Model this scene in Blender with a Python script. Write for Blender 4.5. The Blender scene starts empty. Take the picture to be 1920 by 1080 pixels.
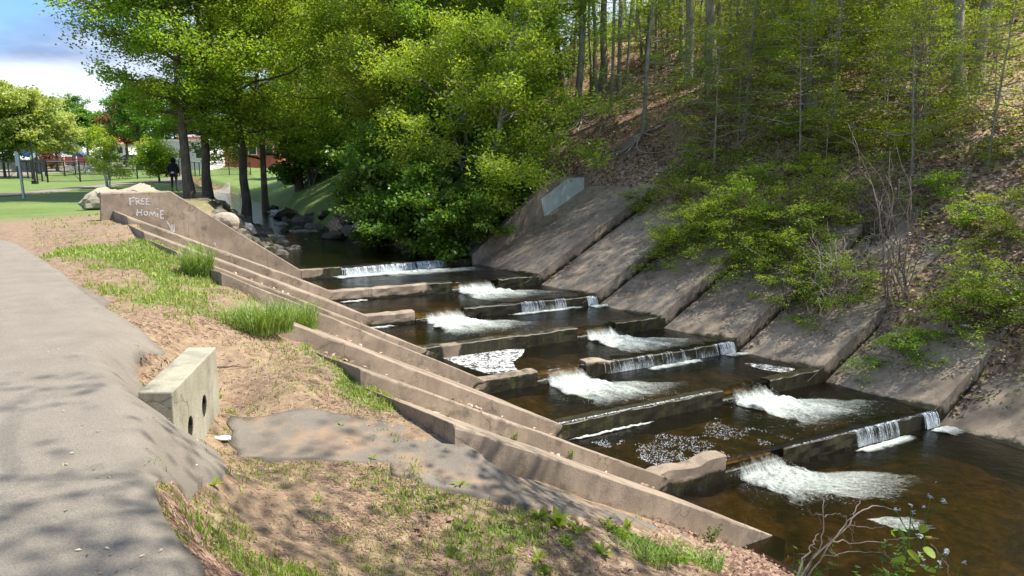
import bpy, bmesh, math, random
import numpy as np
from mathutils import Vector, noise as mnoise
from mathutils.geometry import delaunay_2d_cdt

# ------------------------------------------------------------------ camera, sky, sun, exposure
SC = bpy.context.scene
COL = SC.collection
PITCH = math.radians(9.8)
CAMH = 1.65
F = 1387.0
cam_d = bpy.data.cameras.new("camera")
cam_d.sensor_width = 36.0
cam_d.lens = F / 1920.0 * 36.0
cam_d.clip_start = 0.05
cam_d.clip_end = 3000.0
cam = bpy.data.objects.new("camera", cam_d)
COL.objects.link(cam)
cam.location = (0, 0, CAMH)
cam.rotation_euler = (math.pi / 2 - PITCH, 0, 0)
SC.camera = cam

SUN_EL, SUN_AZ = math.radians(59), math.radians(94)     # azimuth clockwise from +Y
world = bpy.data.worlds.new("World")
SC.world = world
world.use_nodes = True
wn, wl = world.node_tree.nodes, world.node_tree.links
wn.clear()
w_out = wn.new("ShaderNodeOutputWorld")
w_bg = wn.new("ShaderNodeBackground")
w_sky = wn.new("ShaderNodeTexSky")
w_sky.sky_type = 'NISHITA'
w_sky.sun_disc = False
w_sky.sun_elevation = SUN_EL
w_sky.sun_rotation = SUN_AZ
w_sky.air_density = 1.0
w_sky.dust_density = 0.6
w_sky.ozone_density = 3.0
w_bg.inputs["Strength"].default_value = 0.125
w_tc = wn.new("ShaderNodeTexCoord")
w_map = wn.new("ShaderNodeMapping")
w_map.inputs["Scale"].default_value = (1.5, 1.5, 6.5)
w_map.inputs["Location"].default_value = (0.35, 0.1, 0.30)
w_noise = wn.new("ShaderNodeTexNoise")
w_noise.inputs["Scale"].default_value = 1.25
w_noise.inputs["Detail"].default_value = 9
w_noise.inputs["Roughness"].default_value = 0.55
w_noise.inputs["Distortion"].default_value = 0.35
w_ramp = wn.new("ShaderNodeValToRGB")
w_ramp.color_ramp.elements[0].position = 0.42
w_ramp.color_ramp.elements[0].color = (0, 0, 0, 1)
w_ramp.color_ramp.elements[1].position = 0.62
w_ramp.color_ramp.elements[1].color = (1, 1, 1, 1)
w_n2 = wn.new("ShaderNodeTexNoise")
w_n2.inputs["Scale"].default_value = 2.6
w_n2.inputs["Detail"].default_value = 6
w_r2 = wn.new("ShaderNodeValToRGB")
w_r2.color_ramp.elements[0].position = 0.38
w_r2.color_ramp.elements[0].color = (1.5, 2.0, 3.1, 1)
w_r2.color_ramp.elements[1].position = 0.62
w_r2.color_ramp.elements[1].color = (5.0, 5.4, 6.0, 1)
w_mix = wn.new("ShaderNodeMix")
w_mix.data_type = 'RGBA'
wl.new(w_tc.outputs["Generated"], w_map.inputs["Vector"])
wl.new(w_map.outputs["Vector"], w_noise.inputs["Vector"])
wl.new(w_map.outputs["Vector"], w_n2.inputs["Vector"])
wl.new(w_noise.outputs["Fac"], w_ramp.inputs["Fac"])
wl.new(w_n2.outputs["Fac"], w_r2.inputs["Fac"])
wl.new(w_ramp.outputs["Color"], w_mix.inputs[0])
w_tint = wn.new("ShaderNodeMix")
w_tint.data_type = 'RGBA'
w_tint.blend_type = 'MULTIPLY'
w_tint.inputs[0].default_value = 1.0
w_tint.inputs[7].default_value = (.56, .74, .95, 1)
wl.new(w_sky.outputs["Color"], w_tint.inputs[6])
wl.new(w_tint.outputs[2], w_mix.inputs[6])
wl.new(w_r2.outputs["Color"], w_mix.inputs[7])
wl.new(w_mix.outputs[2], w_bg.inputs["Color"])
wl.new(w_bg.outputs[0], w_out.inputs["Surface"])

sun_d = bpy.data.lights.new("sun", 'SUN')
sun_d.energy = 5.0
sun_d.angle = math.radians(0.53)
sun_d.color = (1.0, 0.955, 0.88)
sun = bpy.data.objects.new("sun", sun_d)
COL.objects.link(sun)
S_DIR = Vector((math.sin(SUN_AZ) * math.cos(SUN_EL), math.cos(SUN_AZ) * math.cos(SUN_EL), math.sin(SUN_EL)))
sun.rotation_euler = S_DIR.to_track_quat('Z', 'Y').to_euler()
sun.location = S_DIR * 60

SC.view_settings.view_transform = 'Standard'
SC.view_settings.look = 'None'
SC.view_settings.gamma = 1.0
SC.view_settings.use_curve_mapping = False
SC.view_settings.exposure = 0.98
SC.cycles.max_bounces = 7
SC.cycles.transparent_max_bounces = 14
SC.cycles.transmission_bounces = 5
SC.cycles.caustics_reflective = False
SC.cycles.caustics_refractive = False
try:
    SC.cycles.use_denoising = True
except Exception:
    pass

# ------------------------------------------------------------------ small maths helpers
rng = np.random.default_rng(11)
random.seed(5)
CP, SP = math.cos(PITCH), math.sin(PITCH)


def ray(px, py):
    u = (540 - py) / F
    return np.array([(px - 960) / F, CP + u * SP, -SP + u * CP])


def atz(px, py, z):
    """Where the sight line of a photograph pixel meets the level z (used to survey the place)."""
    r = ray(px, py)
    return np.array([0, 0, CAMH]) + r * ((z - CAMH) / r[2])


def aty(px, py, dist):
    r = ray(px, py)
    return np.array([0, 0, CAMH]) + r * (dist / math.hypot(r[0], r[1]))


T_ = np.array([math.cos(math.radians(30)), math.sin(math.radians(30)), 0.0])


def atplane(px, py, P):
    n = np.array([-T_[1], T_[0], 0.0])
    r = ray(px, py)
    o = np.array([0, 0, CAMH])
    return o + r * (np.dot(P - o, n) / np.dot(r, n))


def smooth(a, b, x):
    t = np.clip((x - a) / (b - a), 0, 1)
    return t * t * (3 - 2 * t)


class VNoise:
    """Cheap vectorised value noise in the plan."""
    def __init__(self, seed):
        self.g = np.random.default_rng(seed).random((256, 256))

    def at(self, x, y, s=1.0):
        x = np.asarray(x) * s + 1000.3
        y = np.asarray(y) * s + 1000.7
        i = np.floor(x).astype(int)
        j = np.floor(y).astype(int)
        fx = x - i
        fy = y - j
        fx = fx * fx * (3 - 2 * fx)
        fy = fy * fy * (3 - 2 * fy)
        g = self.g
        a, b = g[i & 255, j & 255], g[(i + 1) & 255, j & 255]
        c, d = g[i & 255, (j + 1) & 255], g[(i + 1) & 255, (j + 1) & 255]
        return (a * (1 - fx) + b * fx) * (1 - fy) + (c * (1 - fx) + d * fx) * fy

    def fbm(self, x, y, s=1.0, o=4):
        v, a, t = 0, 1, 0
        for k in range(o):
            v = v + a * self.at(np.asarray(x) + 17.1 * k, np.asarray(y) - 9.3 * k, s)
            t += a
            s *= 2.03
            a *= 0.5
        return v / t


VN, VN2, VN3 = VNoise(1), VNoise(2), VNoise(3)

# ------------------------------------------------------------------ survey of the cascade
H_ = 0.25                                           # drop from one sill to the next
ZC = [-1.35 - H_ * k for k in range(10)]            # sill heights
LPX = [(565, 507), (632, 553), (690, 592), (795, 653), (908, 712), (1050, 795), (1242, 892)]
RPX = [(885, 480), (1003, 517), (1112, 553), (1232, 596), (1375, 638), (1537, 694), (1755, 768)]
LK = [atz(*LPX[k], ZC[k]) for k in range(7)]
RK = [atz(*RPX[k], ZC[k]) for k in range(7)]
LK[1] = LK[0] + (LK[2] - LK[0]) * 0.52 + np.array([0, 0, 0.0])
LK[1][2] = ZC[1]
D_ = (LK[6] - LK[0]) / 6
D_[2] = 0
STEP = np.linalg.norm(D_)
D_ = D_ / STEP
for k in range(7, 10):
    a = LK[k - 1] + D_ * STEP
    b = RK[k - 1] + D_ * STEP
    a[2] = b[2] = ZC[k]
    LK.append(a)
    RK.append(b)
LK[7] = atz(1440, 1000, ZC[7])
SLOPE_L = math.tan(math.radians(27.0))
SL = [math.tan(math.radians(a)) for a in (25.0, 24.7, 25.6, 26.9, 27.8, 27.0, 26.8, 27.3, 27, 27, 27, 27)]
SLOPE_R = math.tan(math.radians(29.5))

PLx = [(70, -60, -4.6), (20, -12.5, -3.9)] + [tuple(LK[k]) for k in (9, 8, 7, 6, 5, 4, 3, 2, 1, 0)] + \
      [(-8.6, 25.4, -1.35), (-12.3, 35, -1.32), (-17.2, 46, -1.25), (-34, 80, -0.9), (-80, 160, -0.4), (-170, 340, 0.0), (-900, 1800, 0)]
PRx = [(92, -70, -4.6), (28, -10, -3.9)] + [tuple(RK[k]) for k in (9, 8, 7, 6, 5, 4, 3, 2, 1, 0)] + \
      [(-3.6, 25.4, -1.35), (-8.2, 32, -1.32), (-13.6, 45, -1.25), (-31.5, 80, -0.9), (-77, 160, -0.4), (-165, 340, 0.0), (-895, 1800, 0)]


def sdist(x, y, pl, side):
    """Signed distance to a polyline (positive on `side`), height there, arc index there."""
    best = np.full(np.shape(x), 1e9)
    sg = np.zeros(np.shape(x))
    zz = np.zeros(np.shape(x))
    uu = np.zeros(np.shape(x))
    for i in range(len(pl) - 1):
        ax, ay, az = pl[i]
        bx, by, bz = pl[i + 1]
        dx, dy = bx - ax, by - ay
        l2 = dx * dx + dy * dy
        t = np.clip(((x - ax) * dx + (y - ay) * dy) / l2, 0, 1)
        ex, ey = x - ax - t * dx, y - ay - t * dy
        d = np.hypot(ex, ey)
        cr = dx * (y - ay) - dy * (x - ax)
        m = d < best - 1e-9
        best = np.where(m, d, best)
        sg = np.where(m, np.sign(cr) * side, sg)
        zz = np.where(m, az + t * (bz - az), zz)
        uu = np.where(m, i + t, uu)
    return best * sg, zz, uu


# field heights on the meadow side, from surveyed spots (pixel, height)
_ctl_px = [(60, 400, .0), (187, 414, .20), (120, 470, .05), (250, 450, .16), (320, 480, .1), (240, 530, -.04), (300, 600, -.14),
           (420, 560, -.18), (500, 600, -.38), (260, 640, -.03), (312, 664, -.16), (262, 705, -.34), (290, 690, -.3),
           (430, 700, -.66), (405, 765, -.86), (376, 830, -.80), (430, 780, -.88), (500, 720, -.68), (600, 640, -.6), (560, 720, -.62), (700, 695, -.68),
           (725, 790, -.94), (905, 825, -1.0), (430, 860, -.95), (425, 885, -.74), (350, 850, -.32), (300, 780, -.18), (600, 900, -.9), (300, 925, -.3), (330, 1000, -.4),
           (420, 950, -.68), (500, 1000, -.8), (800, 1000, -1.12), (1000, 1070, -1.3), (385, 1078, -.5), (1200, 1070, -1.6),
           (190, 640, 0), (190, 707, 0), (220, 750, 0), (250, 800, 0), (280, 860, 0), (290, 900, 0), (300, 1000, 0), (306, 1078, 0),
           (150, 548, 0), (100, 518, 0), (50, 474, 0), (0, 456, 0)]
_c = [(*atz(a, b, z)[:2], z) for a, b, z in _ctl_px]
for k in range(0, 8):
    P = LK[k] - T_ * 4.35
    _c.append((P[0], P[1], (.24, .28, .06, .0, -.22, -.68, -.86, -1.04)[k]))
_c += [(-1.2, 1.5, 0), (-.9, .3, 0), (-.6, -2, 0), (-3, 0, 0), (-3, -5, 0), (-5, 4, 0), (-8, 8, 0), (-12, 12, 0), (-6, 6, 0), (-4, 3, 0), (-2.4, 2, 0),
       (-15, 18, 0), (-20, 25, 0), (-14, 25, .05), (-10, 22, .2), (-12, 40, 0), (-20, 40, 0), (-30, 30, 0), (-25, 60, 0), (-40, 50, 0),
       (1.0, 1.5, -.9), (3, 0, -1.3), (0.2, 1.5, -.6), (1.6, 2.6, -1.3)]
_c = np.array(_c)
_A = np.hypot(_c[:, None, 0] - _c[None, :, 0], _c[:, None, 1] - _c[None, :, 1])
_n = len(_c)
_M = np.zeros((_n + 1, _n + 1))
_M[:_n, :_n] = _A + np.eye(_n) * -0.02
_M[:_n, _n] = 1
_M[_n, :_n] = 1
_w = np.linalg.solve(_M, np.r_[_c[:, 2], 0])


_CREASE = [tuple(atz(a, b, 0)[:2]) for a, b in ((0, 456), (50, 474), (100, 518), (150, 548), (192, 640), (186, 707), (214, 750), (246, 800), (274, 860), (288, 900), (298, 1000), (306, 1078))] + [(-.95, 1.6), (-.8, .3), (-.6, -4)]
_CREASE = [(-26, 32), (-16, 22)] + _CREASE


def path_side(x, y):
    """0 on the level asphalt, rising to 1 past its edge."""
    d, _, _ = sdist(x, y, [(a, b, 0) for a, b in _CREASE], 1)
    return smooth(-.12, .30, d)


def field(x, y):
    return field_raw(x, y) * np.where(np.asarray(y) < 23, path_side(x, y), 1.0)


def field_raw(x, y):
    sh = np.shape(x)
    X, Y = np.ravel(x), np.ravel(y)
    out = np.zeros(len(X))
    for i in range(0, len(X), 20000):
        d = np.hypot(X[i:i + 20000, None] - _c[None, :, 0], Y[i:i + 20000, None] - _c[None, :, 1])
        out[i:i + 20000] = d @ _w[:-1] + _w[-1]
    r = np.hypot(X, Y)
    out = np.clip(out, -3.5, .5) * (1 - smooth(25, 45, r))
    return out.reshape(sh)


U_T0 = 11.0          # arc index of sill 0 in PLx / PRx
COVER = {0: 5.2, 1: 4.5, 2: 4.0, 3: 3.4, 4: 2.7, 5: 2.4, 6: 1.8, 7: 1.5, 8: 1.3, 9: 1.3, 10: 1.3}   # how far up each right slab is bare


def ground_z(x, y, calm=False):
    x = np.asarray(x, float)
    y = np.asarray(y, float)
    eL, zL, uL = sdist(x, y, PLx, 1)
    eR, zR, uR = sdist(x, y, PRx, -1)
    kL = U_T0 - uL                                  # sill number, continuous
    kR = U_T0 - uR
    f = field(x, y)
    bump = (VN.fbm(x, y, 1.7, 4) - .5) * .10 + (VN2.fbm(x, y, 6, 3) - .5) * .03
    if calm:
        bump = (VN.fbm(x, y, .8, 3) - .5) * .03
    # left land
    built = smooth(-.25, 0.0, kL) * (1 - smooth(6.99, 7.04, kL))
    plane = zL + np.interp(np.clip(kL + .5, 0, 9), np.arange(10), SL[:10]) * eL
    low = np.minimum(plane - .38, f)
    gl_built = np.where(eL < 4.15, low, 0) + np.where(eL >= 4.15, f, 0)
    tb = smooth(4.1, 4.25, eL)
    gl_built = low * (1 - tb) + f * tb
    nat = zL - .35 + np.where(kL < 0, 0.95, SLOPE_L) * np.clip(eL, 0, 99)
    nat = np.where(kL > 6.9, zL - .27 + SLOPE_L * eL, nat)
    gl_nat = np.minimum(nat, f)
    gl = gl_built * built + gl_nat * (1 - built)
    ps = path_side(x, y)
    bump = bump * (.12 + .88 * ps)
    zl = gl + bump * smooth(.0, 1.0, eL) * (0.25 + .75 * smooth(30, 12, np.hypot(x, y)) * smooth(.0, -.35, f))
    # right land: the wooded hillside
    ki = np.clip(np.floor(kR + 1), 0, 10)
    cov = np.interp(np.clip(kR + .5, 0, 10), list(COVER.keys()), list(COVER.values()))
    cov = cov + (VN3.fbm(x, y, .9, 3) - .5) * 1.2
    e = np.clip(eR, 0, None)
    hill = zR + SLOPE_R * e
    hill = np.where(e > 12, zR + SLOPE_R * 12 + (e - 12) * .58, hill)
    far = smooth(45, 95, y - x * .25)
    hill = zR + (hill - zR) * (1 - far)
    hill = np.minimum(hill, 19 + (hill - 19) * .25)
    und = (VN2.fbm(x, y, .22, 4) - .5) * 1.6 * smooth(3, 9, e) + (VN.fbm(x, y, 1.3, 3) - .5) * .22
    builtR = smooth(-.15, .05, kR) * (1 - smooth(8.6, 9.2, kR))
    tb = smooth(cov - .15, cov + .25, e) * (1 - smooth(3.5, 3.7, e) * smooth(5.6, 5.3, e) * smooth(4.05, 4.2, kR) * smooth(4.95, 4.8, kR))
    zr = hill + und + .10
    zrb = (hill - .45) * (1 - tb) + (hill + .06 + und) * tb
    zr_n = np.minimum(zR - .4 + 1.1 * e, hill + und * smooth(0, 1.5, e))
    zr = zrb * builtR + zr_n * (1 - builtR)
    # bed
    inside = (eL < 0) & (eR < 0)
    bed = np.where(kL > 0, zL, zL) - .46 + (VN.fbm(x, y, 2.2, 4) - .5) * .16
    z = np.where(inside, bed, np.where(eR >= 0, zr, zl))
    z = np.where((eL < 0) & (eR >= 0), zr, z)
    z = z + 2.3 * smooth(62, 190, np.hypot(x, y)) * (1 - smooth(0, 1, -eL) * 0)
    return z


def gz(x, y):
    return float(ground_z(np.array([x]), np.array([y]))[0])


def hit(px, py, dmin=1.5, dmax=260):
    """First point of the ground along a sight line."""
    r = ray(px, py)
    r = r / np.hypot(r[0], r[1])
    ts = np.exp(np.linspace(math.log(dmin), math.log(dmax), 900))
    P = np.array([0, 0, CAMH])[None, :] + ts[:, None] * r[None, :]
    g = ground_z(P[:, 0], P[:, 1])
    below = np.nonzero(P[:, 2] < g)[0]
    if len(below) == 0:
        i = -1
    else:
        i = below[0]
        if i > 0:
            a = P[i - 1, 2] - g[i - 1]
            b = g[i] - P[i, 2]
            t = a / (a + b + 1e-9)
            p = P[i - 1] * (1 - t) + P[i] * t
            return np.array([p[0], p[1], gz(p[0], p[1])])
    return np.array([P[i, 0], P[i, 1], g[i]])


def in_poly(x, y, poly):
    x = np.asarray(x)
    y = np.asarray(y)
    ins = np.zeros(x.shape, bool)
    n = len(poly)
    for i in range(n):
        x1, y1 = poly[i][:2]
        x2, y2 = poly[(i + 1) % n][:2]
        c = ((y1 > y) != (y2 > y)) & (x < (x2 - x1) * (y - y1) / (y2 - y1 + 1e-12) + x1)
        ins ^= c
    return ins


def px_poly(pts):
    return [tuple(hit(a, b)[:2]) for a, b in pts]


# ------------------------------------------------------------------ object helpers
def set_props(o, label=None, cat=None, group=None, kind=None):
    if label:
        o['label'] = label
    if cat:
        o['category'] = cat
    if group:
        o['group'] = group
    if kind:
        o['kind'] = kind
    elif cat:
        o['kind'] = 'thing'
    return o


def mesh(name, verts, faces, mat=None, smooth_=False, attrs=None):
    """verts (n,3); faces (m,k) array of one size, or list of lists."""
    me = bpy.data.meshes.new(name)
    if isinstance(faces, np.ndarray):
        verts = np.asarray(verts, dtype=np.float32)
        m, k = faces.shape
        me.vertices.add(len(verts))
        me.vertices.foreach_set("co", verts.ravel())
        me.loops.add(m * k)
        me.loops.foreach_set("vertex_index", faces.astype(np.int32).ravel())
        me.polygons.add(m)
        me.polygons.foreach_set("loop_start", np.arange(0, m * k, k, dtype=np.int32))
        me.update(calc_edges=True)
    else:
        me.from_pydata([tuple(map(float, v)) for v in verts], [], faces)
        me.update()
    if smooth_:
        me.polygons.foreach_set("use_smooth", np.ones(len(me.polygons), bool))
    if attrs:
        for an, av in attrs.items():
            av = np.asarray(av, dtype=np.float32)
            if av.ndim == 2:
                at = me.attributes.new(an, 'FLOAT_VECTOR', 'POINT')
                at.data.foreach_set("vector", av.ravel())
            else:
                at = me.attributes.new(an, 'FLOAT', 'POINT')
                at.data.foreach_set("value", av)
    if mat:
        me.materials.append(mat)
    return me


def obj(name, me, parent=None, label=None, cat=None, group=None, kind=None, loc=None):
    o = bpy.data.objects.new(name, me)
    COL.objects.link(o)
    if parent:
        o.parent = parent
    if loc is not None:
        o.location = loc
    return set_props(o, label, cat, group, kind)


def empty(name, loc, label, cat, group=None, rz=0.0, sc=1.0):
    o = bpy.data.objects.new(name, None)
    COL.objects.link(o)
    o.location = loc
    o.rotation_euler = (0, 0, rz)
    o.scale = (sc, sc, sc)
    return set_props(o, label, cat, group)


def copy_thing(root, loc, rz=0.0, sc=1.0, label=None, group=None, lean=(0, 0)):
    r = root.copy()
    COL.objects.link(r)
    r.location = loc
    r.rotation_euler = (lean[0], lean[1], rz)
    r.scale = (sc, sc, sc) if np.isscalar(sc) else sc
    if label:
        r['label'] = label
    if group:
        r['group'] = group
    for ch in list(root.children):
        c = ch.copy()
        COL.objects.link(c)
        c.parent = r
        for g in ch.children:
            d = g.copy()
            COL.objects.link(d)
            d.parent = c
    return r


class MB:
    """Collects pieces into one mesh."""
    def __init__(self):
        self.v, self.f, self.n = [], [], 0

    def add(self, v, f):
        v = np.asarray(v, float)
        self.v.append(v)
        self.f.extend([[i + self.n for i in q] for q in f])
        self.n += len(v)

    def hexa(self, b, t):
        """b, t: four bottom and four top corners, both counter-clockwise from above."""
        self.add(np.array(list(b) + list(t)), [[3, 2, 1, 0], [4, 5, 6, 7], [0, 1, 5, 4], [1, 2, 6, 5], [2, 3, 7, 6], [3, 0, 4, 7]])

    def box(self, c, s, rz=0.0):
        c = np.array(c, float)
        x, y, z = np.array(s, float) / 2
        co, si = math.cos(rz), math.sin(rz)
        q = [(-x, -y), (x, -y), (x, y), (-x, y)]
        q = [(a * co - b * si, a * si + b * co) for a, b in q]
        self.hexa([c + np.array([a, b, -z]) for a, b in q], [c + np.array([a, b, z]) for a, b in q])

    def tube(self, path, radii, n=6, cap=True):
        v, f = tube_arrays(path, radii, n)
        self.add(v, f.tolist())
        if cap:
            k = len(path)
            self.f.append([self.n - 1 - i for i in range(n)][::-1])

    def obj(self, name, mat, smooth_=False, **kw):
        me = mesh(name, np.concatenate(self.v), self.f, mat, smooth_)
        return obj(name, me, **kw)


def tube_arrays(path, radii, n=6):
    P = np.asarray(path, float)
    k = len(P)
    tan = np.gradient(P, axis=0)
    tan /= np.linalg.norm(tan, axis=1, keepdims=True) + 1e-9
    ref = np.array([0, 0, 1.0]) if abs(tan[0][2]) < .9 else np.array([1.0, 0, 0])
    a = np.cross(tan, ref)
    a /= np.linalg.norm(a, axis=1, keepdims=True) + 1e-9
    b = np.cross(tan, a)
    an = np.arange(n) / n * 2 * math.pi
    r = np.broadcast_to(np.asarray(radii, float), (k,))
    V = P[:, None, :] + r[:, None, None] * (np.cos(an)[None, :, None] * a[:, None, :] + np.sin(an)[None, :, None] * b[:, None, :])
    i = np.arange(k - 1)[:, None] * n
    j = np.arange(n)[None, :]
    j2 = (j + 1) % n
    Fq = np.stack([i + j, i + j2, i + n + j2, i + n + j], -1).reshape(-1, 4)
    return V.reshape(-1, 3), Fq


def bevelled(o, w=.02, seg=1):
    m = o.modifiers.new("edge", 'BEVEL')
    m.width = w
    m.segments = seg
    m.limit_method = 'ANGLE'
    return o


# ------------------------------------------------------------------ materials
def mat(name):
    m = bpy.data.materials.new(name)
    m.use_nodes = True
    nt = m.node_tree
    nt.nodes.clear()
    return m, nt.nodes, nt.links


def nz(n, l, vec, scale, detail=5, rough=.55, dist=0.0):
    t = n.new("ShaderNodeTexNoise")
    t.inputs["Scale"].default_value = scale
    t.inputs["Detail"].default_value = detail
    t.inputs["Roughness"].default_value = rough
    t.inputs["Distortion"].default_value = dist
    if vec is not None:
        l.new(vec, t.inputs["Vector"])
    return t.outputs["Fac"]


def ramp(n, l, fac, stops):
    r = n.new("ShaderNodeValToRGB")
    e = r.color_ramp.elements
    while len(e) < len(stops):
        e.new(.5)
    for i, (p, c) in enumerate(stops):
        e[i].position = p
        e[i].color = (*c, 1) if len(c) == 3 else c
    l.new(fac, r.inputs["Fac"])
    return r.outputs["Color"]


def g3(v):
    return (v, v, v)


def mixc(n, l, fac, a, b, mode='MIX'):
    m = n.new("ShaderNodeMix")
    m.data_type = 'RGBA'
    m.blend_type = mode
    for s, v in ((0, fac), (6, a), (7, b)):
        if hasattr(v, "links") or hasattr(v, "is_linked"):
            l.new(v, m.inputs[s])
        else:
            m.inputs[s].default_value = v if s == 0 else (*v, 1)
    return m.outputs[2]


def mth(n, l, op, a, b=None, clamp=False):
    m = n.new("ShaderNodeMath")
    m.operation = op
    m.use_clamp = clamp
    for i, v in enumerate((a, b)):
        if v is None:
            continue
        if hasattr(v, "is_linked"):
            l.new(v, m.inputs[i])
        else:
            m.inputs[i].default_value = v
    return m.outputs[0]


def attr(n, name):
    a = n.new("ShaderNodeAttribute")
    a.attribute_name = name
    return a.outputs["Fac"]


def geo_pos(n):
    return n.new("ShaderNodeNewGeometry").outputs["Position"]


def finish(m, n, l, col, rough=.85, bump=None, bstr=.3, bdist=.02, spec=.3):
    p = n.new("ShaderNodeBsdfPrincipled")
    o = n.new("ShaderNodeOutputMaterial")
    if hasattr(col, "is_linked"):
        l.new(col, p.inputs["Base Color"])
    else:
        p.inputs["Base Color"].default_value = (*col, 1)
    if hasattr(rough, "is_linked"):
        l.new(rough, p.inputs["Roughness"])
    else:
        p.inputs["Roughness"].default_value = rough
    p.inputs["Specular IOR Level"].default_value = spec
    if bump is not None:
        b = n.new("ShaderNodeBump")
        b.inputs["Strength"].default_value = bstr
        b.inputs["Distance"].default_value = bdist
        l.new(bump, b.inputs["Height"])
        l.new(b.outputs[0], p.inputs["Normal"])
    l.new(p.outputs[0], o.inputs[0])
    return m


def simple(name, col, rough=.6, var=.15, scale=8.0, metallic=0.0, spec=.3):
    m, n, l = mat(name)
    f = nz(n, l, geo_pos(n), scale, 4)
    c = ramp(n, l, f, [(.3, tuple(v * (1 - var) for v in col)), (.7, tuple(v * (1 + var) for v in col))])
    finish(m, n, l, c, rough, f, .1, .01, spec)
    m.node_tree.nodes["Principled BSDF"].inputs["Metallic"].default_value = metallic
    return m


def concrete_mat(name, base, dark, stain=1.0, wet_attr=True):
    m, n, l = mat(name)
    P = geo_pos(n)
    big = nz(n, l, P, .9, 5, .6)
    mid = nz(n, l, P, 5, 8, .65)
    fine = nz(n, l, P, 60, 6, .7)
    mp = n.new("ShaderNodeMapping")
    mp.inputs["Scale"].default_value = (7, 7, .7)
    l.new(P, mp.inputs["Vector"])
    streak = nz(n, l, mp.outputs[0], 1.0, 5, .6)
    c = ramp(n, l, mid, [(.25, tuple(v * .72 for v in base)), (.55, base), (.8, tuple(v * 1.22 for v in base))])
    c = mixc(n, l, ramp(n, l, big, [(.42, g3(0)), (.62, g3(.55 * stain))]), c, dark)
    c = mixc(n, l, ramp(n, l, streak, [(.50, g3(0)), (.72, g3(.6 * stain))]), c, tuple(v * .62 for v in base))
    vor = n.new("ShaderNodeTexVoronoi")
    vor.inputs["Scale"].default_value = 45
    l.new(P, vor.inputs["Vector"])
    pits = ramp(n, l, vor.outputs["Distance"], [(.08, g3(.55)), (.22, g3(1))])
    pm = ramp(n, l, nz(n, l, P, 9, 3), [(.45, g3(1)), (.6, g3(0))])
    # hairline cracks
    vc = n.new("ShaderNodeTexVoronoi")
    vc.feature = 'DISTANCE_TO_EDGE'
    vc.inputs["Scale"].default_value = .42
    va = n.new("ShaderNodeVectorMath")
    va.operation = 'MULTIPLY_ADD'
    va.inputs[1].default_value = (.7, .7, .7)
    dnn = n.new("ShaderNodeTexNoise")
    dnn.inputs["Scale"].default_value = 2.5
    dnn.inputs["Detail"].default_value = 7
    l.new(P, dnn.inputs["Vector"])
    l.new(dnn.outputs["Color"], va.inputs[0])
    l.new(P, va.inputs[2])
    l.new(va.outputs[0], vc.inputs["Vector"])
    c = mixc(n, l, 1.0, c, ramp(n, l, vc.outputs["Distance"], [(0, g3(.5)), (.005, g3(1))]), 'MULTIPLY')
    moss = ramp(n, l, nz(n, l, P, 3.1, 7, .75), [(.53, g3(0)), (.66, g3(.7 * stain * .65))])
    c = mixc(n, l, moss, c, (.075, .062, .035))
    pits = mixc(n, l, pm, pits, g3(1.0))
    c = mixc(n, l, 1.0, c, pits, 'MULTIPLY')
    sp = ramp(n, l, fine, [(.3, g3(.82)), (.7, g3(1.12))])
    c = mixc(n, l, 1.0, c, sp, 'MULTIPLY')
    rough = .9
    if wet_attr:
        w = attr(n, "wet")
        wn_ = mth(n, l, 'ADD', w, mth(n, l, 'MULTIPLY', mth(n, l, 'SUBTRACT', mid, .5), .9))
        wf = ramp(n, l, wn_, [(.40, g3(0)), (.60, g3(1))])
        alg = ramp(n, l, mixc(n, l, .5, nz(n, l, P, 14, 6, .7), streak), [(.36, (.012, .010, .007)), (.52, (.028, .024, .012)), (.64, (.05, .056, .016)), (.80, (.12, .095, .05))])
        c = mixc(n, l, wf, c, alg)
        rough = ramp(n, l, wf, [(0, g3(.9)), (1, g3(.38))])
    b = mixc(n, l, .5, fine, mid)
    return finish(m, n, l, c, rough, b, .55, .02)


M_CONC = concrete_mat("concrete_bank", (.345, .272, .20), (.18, .138, .098), 1.4)
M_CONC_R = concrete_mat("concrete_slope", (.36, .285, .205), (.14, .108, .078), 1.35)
M_BLOCK = concrete_mat("concrete_pale", (.37, .34, .255), (.27, .25, .17), .9, False)


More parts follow.
